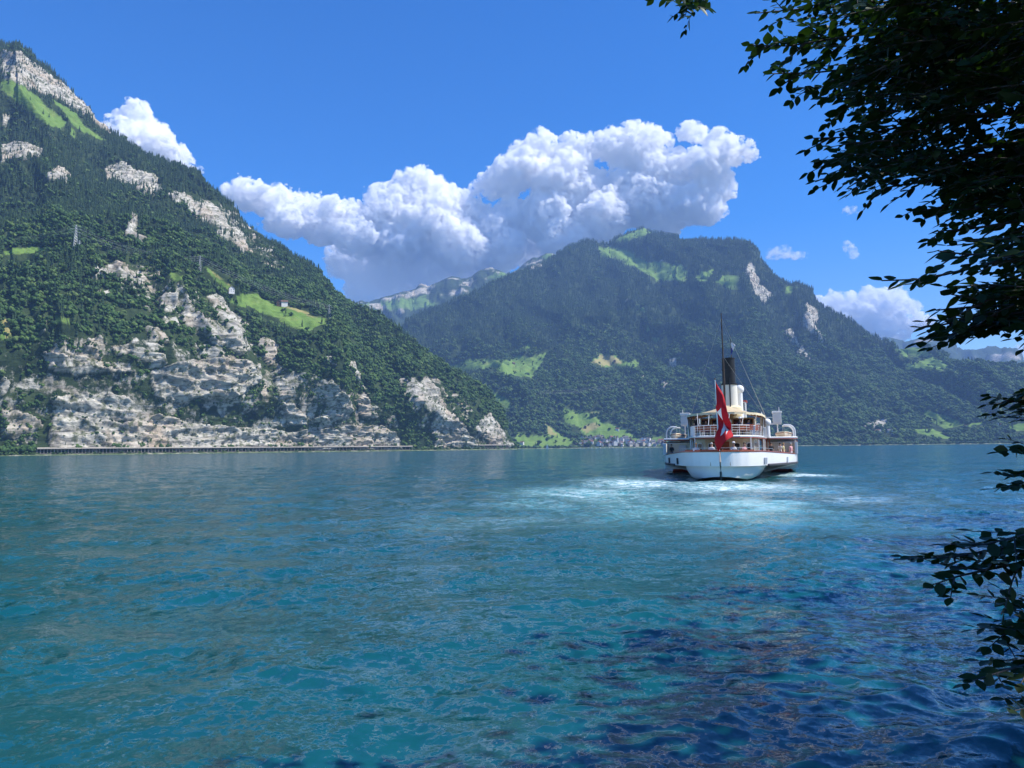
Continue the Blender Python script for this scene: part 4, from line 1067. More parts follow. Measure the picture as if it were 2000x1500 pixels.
# --- lifeboats
def lifeboat(s):
    R = empty("lifeboat", on_ship(s * 5.4, 24.3, 3.5), -SHIP_H)
    tag(R, "cream covered lifeboat under the davits on the sunlit side" if s > 0 else "cream covered lifeboat under the davits on the shaded side", "lifeboat", "lifeboats of the steamer")
    L = 2.7
    def w(t): return 0.82 * (1 - abs(t) ** 2.6)
    rows = []; top = []
    for t in np.linspace(-1, 1, 15):
        ww_ = max(w(t), 0.02); rows.append([(ww_ * math.sin(a), L * t, 0.42 - (0.55 - 0.25 * abs(t) ** 3) * math.cos(a) * 1.0 + 0.1 * t * t) for a in np.linspace(-1.57, 1.57, 11)])
        top.append([(ww_ * 1.03 * math.sin(a), L * t, 0.42 + 0.1 * t * t + 0.24 * math.cos(a) * (1 - 0.6 * t * t)) for a in np.linspace(-1.6, 1.6, 9)])
    MB().grid(rows).build("hull", M_CREAM, R, True, solid=0.02)
    MB().grid(top).build("cover", M_BOATC, R, True, solid=0.012)
    MB().tube([(w(t) * 1.04, L * t, 0.42 + 0.1 * t * t) for t in np.linspace(-0.98, 0.98, 13)], 0.03, 5).build("gunwale", M_WOOD, R)
    MB().tube([(-w(t) * 1.04, L * t, 0.42 + 0.1 * t * t) for t in np.linspace(-0.98, 0.98, 13)], 0.03, 5).build("gunwale", M_WOOD, R)
    for y in (-1.4, 1.4): MB().box(-0.5, 0.5, y - 0.08, y + 0.08, -0.1, 0.05).build("chock", M_WHITE, R)
lifeboat(1); lifeboat(-1)

# --- life ring on the saloon wall
def life_ring(x, y, z):
    R = empty("life_ring", on_ship(x, y, z), -SHIP_H); tag(R, "red and white life ring on the saloon's after wall", "life ring")
    for k in range(8):
        a0 = k * math.pi / 4; MB().tube([(0.30 * math.cos(a), 0, 0.30 * math.sin(a)) for a in np.linspace(a0, a0 + math.pi / 4, 5)], 0.08, 8).build("ring_segment", M_RED if k % 2 == 0 else M_WHITE, R, True)
life_ring(-0.72, 8.35, 2.75)

# --- benches and chairs
def bench_proto(w):
    R = empty("bench")
    for k in range(4): MB().box(-w / 2, w / 2, -0.22 + 0.11 * k, -0.13 + 0.11 * k, 0.42, 0.45).build("seat_slat", M_WOOD, R)
    for k in range(4): MB().box(-w / 2, w / 2, 0.24 + 0.012 * k, 0.265 + 0.012 * k, 0.5 + 0.12 * k, 0.59 + 0.12 * k).build("back_slat", M_WOOD, R)
    for s in (-1, 1):
        x = s * (w / 2 - 0.08)
        MB().tube([(x, -0.2, 0), (x, -0.2, 0.42)], 0.022, 5).build("leg", M_WHITE, R); MB().tube([(x, 0.18, 0), (x, 0.22, 0.42), (x, 0.28, 0.98)], 0.022, 5).build("leg", M_WHITE, R)
    return R
def copy_tree(o, parent=None):
    c = o.copy(); COL.objects.link(c); c.parent = parent
    for ch in list(o.children):
        d = copy_tree(ch, c); d.matrix_parent_inverse = ch.matrix_parent_inverse.copy()
    return c
def drop_tree(o):
    for ch in list(o.children): drop_tree(ch)
    bpy.data.objects.remove(o)
bw = bench_proto(1.5)
spots = [(-1.0, 2.6, 0.0, 'stern'), (0.75, 2.4, 0.15, 'stern'), (1.7, 3.9, 0.5, 'stern'), (-2.2, 4.2, -0.6, 'stern'), (0.1, 5.2, 3.14, 'stern'), (4.3, 17.2, 0.3, 'side'), (-4.4, 17.0, -0.3, 'side')]
spots += [(-1.1, 4.9, -0.45, 'up'), (0.55, 4.55, 0.12, 'up'), (1.75, 5.4, 0.75, 'up'), (-2.0, 6.6, -1.0, 'up'), (2.3, 7.3, 1.15, 'up'), (-2.5, 8.7, -1.35, 'up'), (2.65, 9.3, 1.35, 'up'),
          (0.0, 7.2, 0.0, 'up'), (-1.2, 9.0, 0.0, 'up'), (1.3, 9.0, 0.0, 'up'), (0.0, 11.0, 0.0, 'up'), (2.75, 11.6, 1.5, 'up'), (-2.75, 11.6, -1.5, 'up')]
LBL = {'stern': ("red-brown slatted bench on the steamer's lower stern deck", "benches on the lower stern deck"), 'side': ("red-brown slatted bench beside the steamer's paddle box", "benches beside the paddle boxes"), 'up': ("red-brown slatted bench under the cream awning on the upper deck", "benches under the awning")}
for k, (x, y, a, w) in enumerate(spots):
    b = bw if k == 0 else copy_tree(bw)
    z = 3.525 if w == 'up' else floor_z(y) + 0.005
    b.location = on_ship(x, y, z); b.rotation_euler = (0, 0, -SHIP_H + math.pi + a)
    tag(b, LBL[w][0], "bench", LBL[w][1])

# --- passengers
SKIN = paint("skin", (0.48, 0.28, 0.19), 0.6, 0.05, 8)
def person(x, y, z, face, pose, shirt, trousers, hair, label, group=None, hat=None):
    joints = {}
    if pose == 'sit':
        J = dict(pelvis=(0, 0, 0.50), spine=(0, 0.02, 0.78), chest=(0, 0.04, 1.0), neck=(0, 0.03, 1.16), head0=(0, -0.01, 1.27), head1=(0, -0.01, 1.42),
                 hipL=(0.10, -0.02, 0.49), kneeL=(0.13, -0.44, 0.50), footL=(0.13, -0.44, 0.07), toeL=(0.14, -0.60, 0.04), hipR=(-0.10, -0.02, 0.49), kneeR=(-0.13, -0.44, 0.50), footR=(-0.13, -0.44, 0.07), toeR=(-0.14, -0.6, 0.04),
                 shL=(0.19, 0.04, 1.06), elL=(0.25, -0.06, 0.78), haL=(0.14, -0.30, 0.62), shR=(-0.19, 0.04, 1.06), elR=(-0.25, -0.06, 0.78), haR=(-0.12, -0.32, 0.64))
    else:
        J = dict(pelvis=(0, 0, 0.92), spine=(0, 0, 1.15), chest=(0, 0, 1.36), neck=(0, 0, 1.50), head0=(0, -0.02, 1.58), head1=(0, -0.03, 1.72),
                 hipL=(0.10, 0, 0.90), kneeL=(0.12, -0.03, 0.50), footL=(0.12, 0.02, 0.07), toeL=(0.14, -0.15, 0.035), hipR=(-0.10, 0, 0.90), kneeR=(-0.11, 0.0, 0.50), footR=(-0.12, 0.03, 0.07), toeR=(-0.14, -0.14, 0.035),
                 shL=(0.20, 0, 1.42), elL=(0.27, 0.02, 1.14), haL=(0.20, -0.22, 1.05), shR=(-0.20, 0, 1.42), elR=(-0.27, 0.03, 1.13), haR=(-0.25, -0.05, 0.86))
    rad = dict(pelvis=.15, spine=.135, chest=.16, neck=.055, head0=.085, head1=.085, hipL=.10, kneeL=.065, footL=.045, toeL=.035, hipR=.10, kneeR=.065, footR=.045, toeR=.035, shL=.07, elL=.048, haL=.035, shR=.07, elR=.048, haR=.035)
    names = list(J); E = [('pelvis', 'spine'), ('spine', 'chest'), ('chest', 'neck'), ('neck', 'head0'), ('head0', 'head1')]
    for s in 'LR': E += [('pelvis', 'hip' + s), ('hip' + s, 'knee' + s), ('knee' + s, 'foot' + s), ('foot' + s, 'toe' + s), ('chest', 'sh' + s), ('sh' + s, 'el' + s), ('el' + s, 'ha' + s)]
    me = bpy.data.meshes.new("person"); me.from_pydata([J[n] for n in names], [(names.index(a), names.index(b)) for a, b in E], [])
    o = bpy.data.objects.new("person", me); COL.objects.link(o)
    sk = o.modifiers.new("skin", 'SKIN'); ss = o.modifiers.new("sub", 'SUBSURF'); ss.levels = 1; ss.render_levels = 1
    for i, n in enumerate(names): me.skin_vertices[0].data[i].radius = (rad[n], rad[n] * (0.75 if n in ('chest', 'spine', 'pelvis') else 1)); me.skin_vertices[0].data[i].use_root = (n == 'pelvis')
    dg = bpy.context.evaluated_depsgraph_get(); ev = bpy.data.meshes.new_from_object(o.evaluated_get(dg)); o.modifiers.clear(); o.data = ev; bpy.data.meshes.remove(me); ev.name = "person"
    for m in (SKIN, shirt, trousers, M_DARK): ev.materials.append(m)
    zn, zp = J['neck'][2] - 0.02, J['pelvis'][2]
    for p in ev.polygons:
        c = p.center; p.use_smooth = True
        arm = abs(c.x) > 0.19 and (c.z < J['elL'][2] + 0.02) and c.z > zp - 0.2 if pose == 'stand' else (abs(c.x) > 0.1 and c.y < -0.16 and c.z > 0.57)
        p.material_index = 0 if (c.z > zn or arm) else (3 if c.z < 0.09 else (2 if (c.z < zp + 0.06 or (pose == 'sit' and c.y < -0.15)) else 1))
    o.location = on_ship(x, y, z); o.rotation_euler = (0, 0, -SHIP_H + face)
    h0 = J['head1']
    mb = MB(); bmesh.ops.create_uvsphere(mb.bm, u_segments=12, v_segments=8, radius=0.098, matrix=Matrix.Translation((0, h0[1] + 0.018, h0[2] + 0.0)))
    bmesh.ops.delete(mb.bm, geom=[v for v in mb.bm.verts if v.co.z < h0[2] - 0.05 or (v.co.y < h0[1] - 0.05 and v.co.z < h0[2] + 0.03)], context='VERTS')
    mb.build("hair", hair, o, True)
    if hat: MB().lathe([(0.17, 0.0), (0.11, 0.015), (0.10, 0.08), (0.06, 0.11), (0.001, 0.115)], 14, (0, h0[1], h0[2] + 0.05)).build("hat", hat, o, True)
    mb = MB(); mb.lathe([(0.001, -0.05), (0.018, 0.0), (0.012, 0.03), (0.001, 0.04)], 6, (0, h0[1] - 0.098, h0[2] - 0.06)); mb.build("nose", SKIN, o, True)
    tag(o, label, "person", group)
CLW = paint("white_cotton", (0.78, 0.78, 0.76), 0.8, 0.04, 8); CLD = paint("dark_cloth", (0.02, 0.02, 0.025), 0.85, 0.1, 8); CLB = paint("blue_denim", (0.06, 0.09, 0.18), 0.85, 0.1, 8)
CLP = paint("pink_cotton", (0.72, 0.36, 0.36), 0.8, 0.05, 8); CLY = paint("pale_yellow_cotton", (0.7, 0.6, 0.3), 0.8, 0.05, 8)
HB = paint("blond_hair", (0.45, 0.30, 0.12), 0.6, 0.15, 12); HD = paint("dark_hair", (0.02, 0.014, 0.01), 0.5, 0.15, 12); HG = paint("grey_hair", (0.5, 0.5, 0.48), 0.6, 0.1, 12)
zs = lambda y: floor_z(y) + 0.02
person(-2.05, 3.9, zs(4) + 0.0, 0.4, 'sit', CLW, CLB, HB, "seated passenger with blond hair and white top on the stern deck's shaded side")
person(-0.75, 2.75, zs(3), 3.2, 'sit', CLW, CLD, HG, "grey-haired seated passenger in white shirt beside the red flag", hat=None)
person(0.95, 2.6, zs(3), 0.2, 'sit', CLW, CLB, HG, "seated passenger in white shirt and pale cap at the stern rail", hat=CLW)
person(1.75, 3.75, zs(4), 0.8, 'sit', CLP, CLB, HD, "seated passenger in pink top at the stern rail's sunlit curve")
person(4.0, 17.4, zs(17), 0.6, 'stand', CLD, CLD, HD, "dark-clothed passenger standing in the side lobby by the door posts")
person(4.85, 18.6, zs(18), 2.4, 'stand', CLW, CLB, HD, "passenger in white shirt standing in the sunlit side lobby")
person(5.15, 18.2, zs(18), 1.4, 'stand', CLY, CLP, HB, "blond passenger in yellow top standing in the sunlit side lobby")
person(5.85, 18.9, zs(19), 1.0, 'stand', CLP, CLW, HG, "grey-haired passenger in pink top leaning at the lobby's outer wall")
person(-5.5, 18.0, zs(18), -0.6, 'stand', CLD, CLB, HD, "dark-clothed passenger standing in the shaded side lobby")
ud = 3.53
person(-2.2, 7.0, ud, 0.9, 'stand', CLD, CLD, HD, "dark-clothed passenger standing under the awning's shaded corner")
person(-1.5, 8.6, ud, 0.3, 'sit', CLD, CLB, HD, "dark-clothed passenger seated under the awning's shaded half")
person(1.45, 5.75, ud, 0.1, 'sit', CLD, CLB, HD, "passenger in dark top and white hat at the upper rail", hat=CLW)
person(2.1, 8.3, ud, 1.0, 'sit', CLB, CLD, HD, "passenger in blue top seated by the windscreen under the awning")
person(0.4, 8.7, ud, 0.0, 'stand', CLW, CLB, HD, "passenger in white top standing under the middle of the awning")
# ---------------------------------------------------------------- things on the far shores
def ground_at(T, x, y):
    if 'gp' not in T:
        T['gp'] = to_px(T['P'][:, :T['nv']]).reshape(-1, 2); T['gq'] = T['P'][:, :T['nv']].reshape(-1, 3)
    d = np.hypot(T['gp'][:, 0] - x, T['gp'][:, 1] - y)
    k = np.argsort(d)[:3]; w = 1 / (d[k] + 0.05)
    return (T['gq'][k] * w[:, None]).sum(0) / w.sum()
M_CONC = paint("weathered_concrete", (0.40, 0.36, 0.30), 0.9, 0.12, 0.06)
M_SHADE = paint("gallery_shade_tone", (0.10, 0.09, 0.08), 0.95, 0.2, 0.1)  # dark colour painted in for the shade of the gallery opening; parapet shares it
M_BANK = N("shore_bank_scrub"); _c = M_BANK.coords()
M_BANK.base(M_BANK.ramp(M_BANK.noise(0.10, _c, 7, 0.7), [(0.38, (0.035, 0.065, 0.022)), (0.52, (0.10, 0.14, 0.05)), (0.64, (0.33, 0.30, 0.24))])); M_BANK.set(Roughness=0.95); M_BANK = M_BANK.m
def shore_r(cols, x):
    cx = sorted(cols); return float(np.interp(x, cx, [cols[c][0] for c in cx]))
def gallery(xa, xb, label, hgt, bank_h, spacing=7.0, n=60):
    R = empty("road_gallery", tuple(px_at(xa, float(hor(xa)), shore_r(COL_L, xa)) * np.array([1, 1, 0])))
    tag(R, label, "gallery")
    o = np.array(R.location)
    def pt(x, off, z):
        dx, dy, _ = px_flat(x, float(hor(x))); r = shore_r(COL_L, x) + off; return Vector((dx * r - o[0], dy * r - o[1], z))
    X = np.linspace(xa, xb, n)
    def strip(prof): 
        mb = MB(); mb.grid([[pt(x, f, z) for f, z in prof] for x in X]); return mb
    strip([(-9, bank_h + hgt + 0.4), (-9, bank_h + hgt + 1.6), (14, bank_h + hgt + 3.0), (14, bank_h + hgt + 0.2), (-9, bank_h + hgt + 0.4)]).build("roof_slab", M_CONC, R)
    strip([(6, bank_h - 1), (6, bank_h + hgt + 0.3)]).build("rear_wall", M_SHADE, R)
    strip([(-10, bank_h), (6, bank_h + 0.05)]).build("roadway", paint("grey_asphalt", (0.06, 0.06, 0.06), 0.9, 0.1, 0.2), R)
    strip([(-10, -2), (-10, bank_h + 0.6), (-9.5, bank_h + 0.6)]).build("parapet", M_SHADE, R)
    L = sum((pt(a, 0, 0) - pt(b, 0, 0)).length for a, b in zip(X, X[1:])); m = int(L / spacing)
    for k in range(m + 1):
        x = xa + (xb - xa) * k / m; p = pt(x, -5.5, 0)
        MB().box(p.x - 0.35, p.x + 0.35, p.y - 0.35, p.y + 0.35, bank_h, bank_h + hgt + 0.4).build("column", M_CONC, R)
gallery(72, 806, "long concrete rockfall gallery with open columns along the cliff foot", 6.2, 2.6)
gallery(936, 996, "short concrete road gallery at the wooded headland's tip", 6.0, 4.5)
def bank(xa, xb, cols, name, n, w, z):
    X = np.linspace(xa, xb, n); rows = []
    for k, x in enumerate(X):
        dx, dy, _ = px_flat(x, float(hor(x))); r = shore_r(cols, x)
        j = perlin(np.array([[x * 0.05, 3.3, 1.1]]))[0]; j2 = perlin(np.array([[x * 0.3, 9.3, 4.1]]))[0]
        rows.append([(dx * (r + o), dy * (r + o), zz) for o, zz in ((-w - 6 + 6 * j, -1.5), (-w + 5 * j, 0.6 + 0.5 * j2), (-w + 8, z + 0.6 * j2), (4, z + 0.3))])
    o = MB().grid(rows).build(name, M_BANK, None, True); tag(o, kind="structure")
bank(-300, 1010, COL_L, "shore_bank", 260, 17, 2.2)
bank(985, 2500, COL_C, "shore_bank", 300, 30, 3.0)

# --- houses
M_ROOFS = [paint("brown_tile_roof", (0.13, 0.075, 0.055), 0.85, 0.2, 0.5), paint("grey_slate_roof", (0.11, 0.105, 0.105), 0.8, 0.2, 0.5), paint("red_tile_roof", (0.20, 0.075, 0.05), 0.85, 0.2, 0.5)]
M_WALLS = [paint("white_render", (0.72, 0.70, 0.66), 0.85, 0.05, 0.3), paint("dark_timber", (0.10, 0.06, 0.035), 0.85, 0.2, 0.5), paint("cream_render", (0.62, 0.54, 0.42), 0.85, 0.05, 0.3), paint("grey_render", (0.45, 0.44, 0.43), 0.85, 0.05, 0.3)]
def house_mesh(w, d, h, rh, wall, roof):
    a = MB(); a.prism([(-w / 2, -d / 2), (w / 2, -d / 2), (w / 2, d / 2), (-w / 2, d / 2)], -3.0, h)
    v = [a.bm.verts.new(p) for p in ((-w / 2, -d / 2, h), (w / 2, -d / 2, h), (0, -d / 2, h + rh), (-w / 2, d / 2, h), (w / 2, d / 2, h), (0, d / 2, h + rh))]
    a.bm.faces.new((v[0], v[1], v[2])); a.bm.faces.new((v[3], v[5], v[4]))
    wo = a.build("wall", M_WALLS[wall]); e = 0.9
    r = MB()
    for s in (1, -1):
        k = rh / (w / 2)
        r.grid([[(0, -d / 2 - e, h + rh + 0.15), (0, d / 2 + e, h + rh + 0.15)], [(s * (w / 2 + e), -d / 2 - e, h - e * k + 0.15), (s * (w / 2 + e), d / 2 + e, h - e * k + 0.15)]])
    ro = r.build("roof", M_ROOFS[roof], None, False, solid=0.25)
    c = MB().box(w * 0.18, w * 0.18 + 0.8, d * 0.1, d * 0.1 + 0.8, h + rh * 0.4, h + rh + 0.9).build("chimney", M_WALLS[3])
    wn_ = []
    for fl in range(max(1, int(h // 2.8))):
        for x in np.linspace(-w / 2 + 1.6, w / 2 - 1.6, 3):
            wn_.append(MB().box(x - 0.55, x + 0.55, -d / 2 - 0.06, -d / 2 - 0.005, 1.0 + 2.8 * fl, 2.3 + 2.8 * fl).build("window", M_GLASS))
    out = [(q.name.split('.')[0], q.data) for q in [wo, ro, c] + wn_]
    for q in [wo, ro, c] + wn_: bpy.data.objects.remove(q)
    return out
_hr = random.Random(5)
HM = [house_mesh(9, 11, 6.5, 3.4, 0, 0), house_mesh(11, 13, 7.5, 4.0, 2, 1), house_mesh(8, 9, 5.5, 3.0, 1, 0), house_mesh(13, 15, 9.5, 4.4, 0, 1), house_mesh(10, 10, 6, 3.6, 3, 2), house_mesh(12, 18, 8.5, 4, 0, 2)]
HKIND = ["white house with brown roof", "cream house with grey roof", "dark timber chalet", "tall white house with grey roof", "grey house with red roof", "long white house with red roof"]
def house(kind, x, y, T, label, group, rz=None, sc=1.0):
    p = ground_at(T, x, y); R = empty("house", (p[0], p[1], max(p[2], 2.5)), _hr.uniform(-0.6, 0.6) + (0 if _hr.random() < 0.6 else 1.57) if rz is None else rz)
    R.scale = (sc, sc, sc); tag(R, label, "house", group)
    for nm, me in HM[kind]: link(nm, me, None, R)
used = []
for k in range(74):
    for _ in range(60):
        x = _hr.uniform(1128, 1306) if k < 58 else _hr.uniform(1130, 1215)
        top = float(np.interp(x, [1128, 1150, 1200, 1240, 1306], [861, 853, 854, 861, 864])); y = _hr.uniform(top, 871.5)
        if all(abs(x - a) > 3.0 or abs(y - b) > 2.2 for a, b in used): break
    used.append((x, y)); kd = _hr.choice([0, 0, 1, 2, 2, 3, 4, 5])
    house(kd, x, y, TC, HKIND[kd] + " in the lakeside village", "houses of the lakeside village", sc=_hr.uniform(0.95, 1.25))
for kd, x, y, T, lb in ((2, 1003, 712, TC, "dark timber barn alone on the upper green meadow"), (2, 1143, 837, TC, "dark timber chalet on the slope above the village"), (0, 1206, 841, TC, "white house among trees above the village church"),
                        (0, 556, 597, TL, "white farmhouse on the terrace meadow above the cliffs"), (0, 452, 571, TL, "small white house by the narrow upper meadow"), (2, 545, 596, TL, "low barn beside the terrace farmhouse"),
                        (5, 1716, 846, TC, "long white building below the brown rock scar"), (3, 1738, 846, TC, "tall white building below the brown rock scar"), (0, 1948, 832, TC, "white house with brown roof by the shore road's far end"), (4, 1958, 833, TC, "grey house by the shore road's far end"),
                        (0, 1886, 836, TC, "white house under the sloping shore meadow"), (2, 1785, 838, TC, "timber chalet on the lower shore meadow"), (0, 1020, 868, TC, "white house beside the headland's short gallery"), (2, 1200, 706, TC, "small barn on the dry tan meadow")):
    house(kd, x, y, T, lb, None, sc=1.15)
def church():
    p = ground_at(TC, 1203, 866); R = empty("church", (p[0], p[1], max(2.5, p[2])), 0.3); tag(R, "white village church with slender pointed tower", "church")
    for nm, me in house_mesh(12, 24, 9, 6.5, 0, 1)[:2]: link("nave" if nm == "wall" else "nave_roof", me, None, R)
    MB().box(-3.2, 3.2, -18.6, -12.2, -2, 22).build("tower", M_WALLS[0], R)
    s = MB(); a = [s.bm.verts.new(q) for q in ((-3.6, -19, 22), (3.6, -19, 22), (3.6, -11.8, 22), (-3.6, -11.8, 22))]; t = s.bm.verts.new((0, -15.4, 33))
    for k in range(4): s.bm.faces.new((a[k], a[(k + 1) % 4], t))
    s.bm.faces.new(a[::-1]); s.build("spire", M_ROOFS[1], R)
    for z in (8, 15): MB().box(-0.8, 0.8, -18.7, -18.62, z, z + 2.6).build("tower_window", M_GLASS, R)
church()

# --- trees standing free on the meadows
free = []
for (x0, x1, y0, y1, T, n) in ((1100, 1250, 806, 862, TC, 26), (1010, 1125, 836, 868, TC, 20), (980, 1060, 700, 735, TC, 8), (1165, 1340, 488, 546, TC, 26), (1355, 1436, 532, 558, TC, 8), (1745, 1850, 680, 720, TC, 16),
                               (1780, 1885, 806, 858, TC, 22), (480, 636, 580, 640, TL, 12), (1160, 1250, 696, 716, TC, 6), (850, 960, 705, 725, TC, 6), (1128, 1306, 855, 871, TC, 40)):
    for _ in range(n): free.append((_hr.uniform(x0, x1), _hr.uniform(y0, y1), T))
FREE_ME = [p.data for p in PROTO]
for x, y, T in free:
    p = ground_at(T, x, y); k = _hr.choice([2, 3, 4, 2, 3, 4, 0]) if y > 600 else _hr.choice([0, 1, 0, 1, 2])
    o = link("meadow_tree", FREE_ME[k]); s = _hr.uniform(8, 15) * (1.0 if T is TC else 0.8)
    o.location = (p[0], p[1], p[2] - 0.5); o.scale = (s, s, s * (1.4 if k < 2 else 1.0)); o.rotation_euler = (0, 0, _hr.uniform(0, 6))
    con = k < 2
    if T is TL: lb = "%s standing free on the terrace meadow above the cliffs" % ("spruce" if con else "round leafy tree"); gr = "free trees on the terrace meadow"
    elif y < 600: lb = "%s standing free on the high summit pasture" % ("dark spruce" if con else "leafy tree"); gr = "free trees on the summit pasture"
    elif x > 1700: lb = "%s standing free on the hill meadows toward the blue peaks" % ("spruce" if con else "round leafy tree"); gr = "free trees on the hill meadows"
    elif y < 740: lb = "%s standing free on the mid-slope meadow" % ("spruce" if con else "round leafy tree"); gr = "free trees on the mid-slope meadows"
    else: lb = "%s standing free on the meadow around the village" % ("spruce" if con else "round leafy tree"); gr = "free trees around the village"
    tag(o, lb, "tree", gr)
# scrub and trees along the waterline
def fringe(xs, cols, off, label, size, seed, wgt=None):
    rng = np.random.RandomState(seed); n = len(xs)
    dx, dy, _ = px_flat(xs, hor(xs)); cx = sorted(cols)
    r = np.interp(xs, cx, [cols[c][0] for c in cx]) + rng.uniform(off[0], off[1], n)
    s = size * rng.uniform(0.45, 1.15, n)
    me = bpy.data.meshes.new("shore_scrub"); me.vertices.add(n)
    z = 0.7 + np.clip(rng.uniform(0, 1, n) * 1.5, 0, 2)
    me.vertices.foreach_set("co", np.stack([dx * r, dy * r, z], 1).astype(np.float32).ravel())
    attr(me, "kind", rng.randint(2, 5, n), 'INT'); attr(me, "size", np.stack([s, s, s * rng.uniform(0.7, 1.1, n)], 1), 'FLOAT_VECTOR'); attr(me, "turn", np.stack([0 * s, 0 * s, rng.uniform(0, 6.28, n)], 1), 'FLOAT_VECTOR')
    o = bpy.data.objects.new("shore_scrub", me); COL.objects.link(o); o.modifiers.new("plant", 'NODES').node_group = FOREST_NG
    tag(o, label, "scrub", kind="stuff")
_fr = np.random.RandomState(3)
fringe(np.concatenate([_fr.uniform(-100, 72, 120), _fr.uniform(72, 800, 170)]), COL_L, (-16, -10), "low green scrub on the bank before the long gallery", 3.2, 1)
fringe(_fr.uniform(-120, 66, 260), COL_L, (-10, 40), "tall bushy trees on the shore past the gallery's open end", 13, 4)
fringe(np.concatenate([_fr.uniform(800, 1010, 160)]), COL_L, (-12, 12), "shore scrub under the wooded headland cliffs", 6.5, 2)
fringe(np.concatenate([_fr.uniform(1000, 1130, 120), _fr.uniform(1290, 2050, 700)]), COL_C, (-26, 30), "belt of shore trees along the far bank", 12, 3)

# --- pylons and cables
M_PYL = paint("grey_pylon_steel", (0.34, 0.36, 0.37), 0.5, 0.1, 0.5, 0.4)
def pylon(x, y, T, h, label, th=0.22):
    p = ground_at(T, x, y); R = empty("pylon", (p[0], p[1], p[2] - 1), 0.5); tag(R, label, "pylon", "pylons on the mountainside")
    b = h * 0.085
    def leg(k, z): s = b * (1 - 0.86 * z / h); return Vector((s * (1 if k in (0, 1) else -1), s * (1 if k in (0, 3) else -1), z))
    for k in range(4): MB().tube([leg(k, 0), leg(k, h)], th, 4).build("leg", M_PYL, R)
    mb = MB()
    zz = np.linspace(0, h, 11)
    for a, c in zip(zz, zz[1:]):
        for k in range(4): mb.tube([leg(k, a), leg((k + 1) % 4, c)], th * 0.6, 3); mb.tube([leg((k + 1) % 4, a), leg(k, c)], th * 0.6, 3)
    mb.build("lattice", M_PYL, R)
    arms = []
    for z, w in ((h * 0.7, 0.15), (h * 0.82, 0.20), (h * 0.93, 0.13)):
        MB().tube([(-w * h, 0, z), (0, 0, z + h * 0.02), (w * h, 0, z)], th, 4).build("crossarm", M_PYL, R); arms.append((z, w * h))
    M = Matrix.Translation((p[0], p[1], p[2] - 1)) @ Matrix.Rotation(0.5, 4, 'Z')
    return [M @ Vector((s * w, 0, z)) for z, w in arms for s in (1, -1)]
PA = pylon(147, 489, TL, 44, "tall lattice pylon beside the high green clearing", 0.32)
PB = pylon(390, 531, TL, 32, "lattice pylon by the narrow terrace meadow", 0.26)
PC_ = pylon(154, 489, TL, 18, "short lattice pylon close behind the tall one", 0.25)
PD = pylon(643, 625, TL, 34, "lattice pylon above the terrace meadow's far end", 0.26)
def cable(a, b, sag, label, r=0.10):
    P = [a.lerp(b, t) - Vector((0, 0, sag * 4 * t * (1 - t))) for t in np.linspace(0, 1, 24)]
    tag(MB().tube(P, r, 4).build("power_cable", M_PYL), label, "cable", "power cables across the slopes")
for k in range(6):
    cable(PA[k], PB[k], 14, "power cable slung from the tall pylon to the terrace meadow pylon")
    cable(PB[k], PD[k], 10, "power cable slung over the terrace meadow between two pylons")
    e = Vector(px_at(-160, 458 + 4 * k, 1750)); cable(e, PA[k], 12, "power cable running off from the tall pylon above the clearing")
for k, (ya, yb) in enumerate(((764, 743), (767, 746), (769, 749))):
    cable(Vector(px_at(1052, ya, 3150)), Vector(px_at(1235, yb, 3350)), 12, "power cable strung across the wooded slope above the village", 0.16)

# --- boats by the village
M_SAIL = paint("white_sailcloth", (0.82, 0.82, 0.80), 0.8, 0.03, 0.5)
def sailboat():
    c = px_at(1069, float(hor(1069)), 2150); R = empty("sailboat", (c[0], c[1], 0.0), 1.35); tag(R, "small white sailboat off the village shore", "sailboat")
    L = 4.6
    MB().grid([[(max(0.02, 1.35 * (1 - abs(t) ** 2.2)) * math.sin(a), L * t, 0.95 - 1.1 * math.cos(a) * (1 - 0.4 * t * t)) for a in np.linspace(-1.57, 1.57, 9)] for t in np.linspace(-1, 1, 11)]).build("hull", M_WHITE, R, True, solid=0.05)
    MB().box(-0.9, 0.9, -1.5, 1.6, 0.75, 1.35, 0.1).build("cabin", M_WHITE, R)
    MB().tube([(0, 0.8, 0.5), (0, 0.8, 15.2)], [0.12, 0.07], 6).build("mast", M_STEEL, R); MB().tube([(0, 0.8, 1.8), (-0.6, -4.0, 1.9)], 0.07, 6).build("boom", M_STEEL, R)
    def sail(a, b, c, bel): 
        a, b, c = (np.array(q, float) for q in (a, b, c)); rows = []
        for u in np.linspace(0, 1, 9): rows.append([tuple((1 - u) * ((1 - v) * a + v * b) + u * c + np.array([bel * math.sin(math.pi * v) * (1 - u) * math.sin(math.pi * min(1, u + .3)), 0, 0])) for v in np.linspace(0, 1, 7)])
        return MB().grid(rows)
    sail((0, 0.7, 2.0), (-0.6, -3.9, 2.1), (0, 0.7, 14.9), 0.7).build("mainsail", M_SAIL, R, True, solid=0.02)
    sail((0.1, 4.5, 1.1), (0.2, 1.2, 1.3), (0, 0.95, 12.5), 0.5).build("jib", M_SAIL, R, True, solid=0.02)
sailboat()
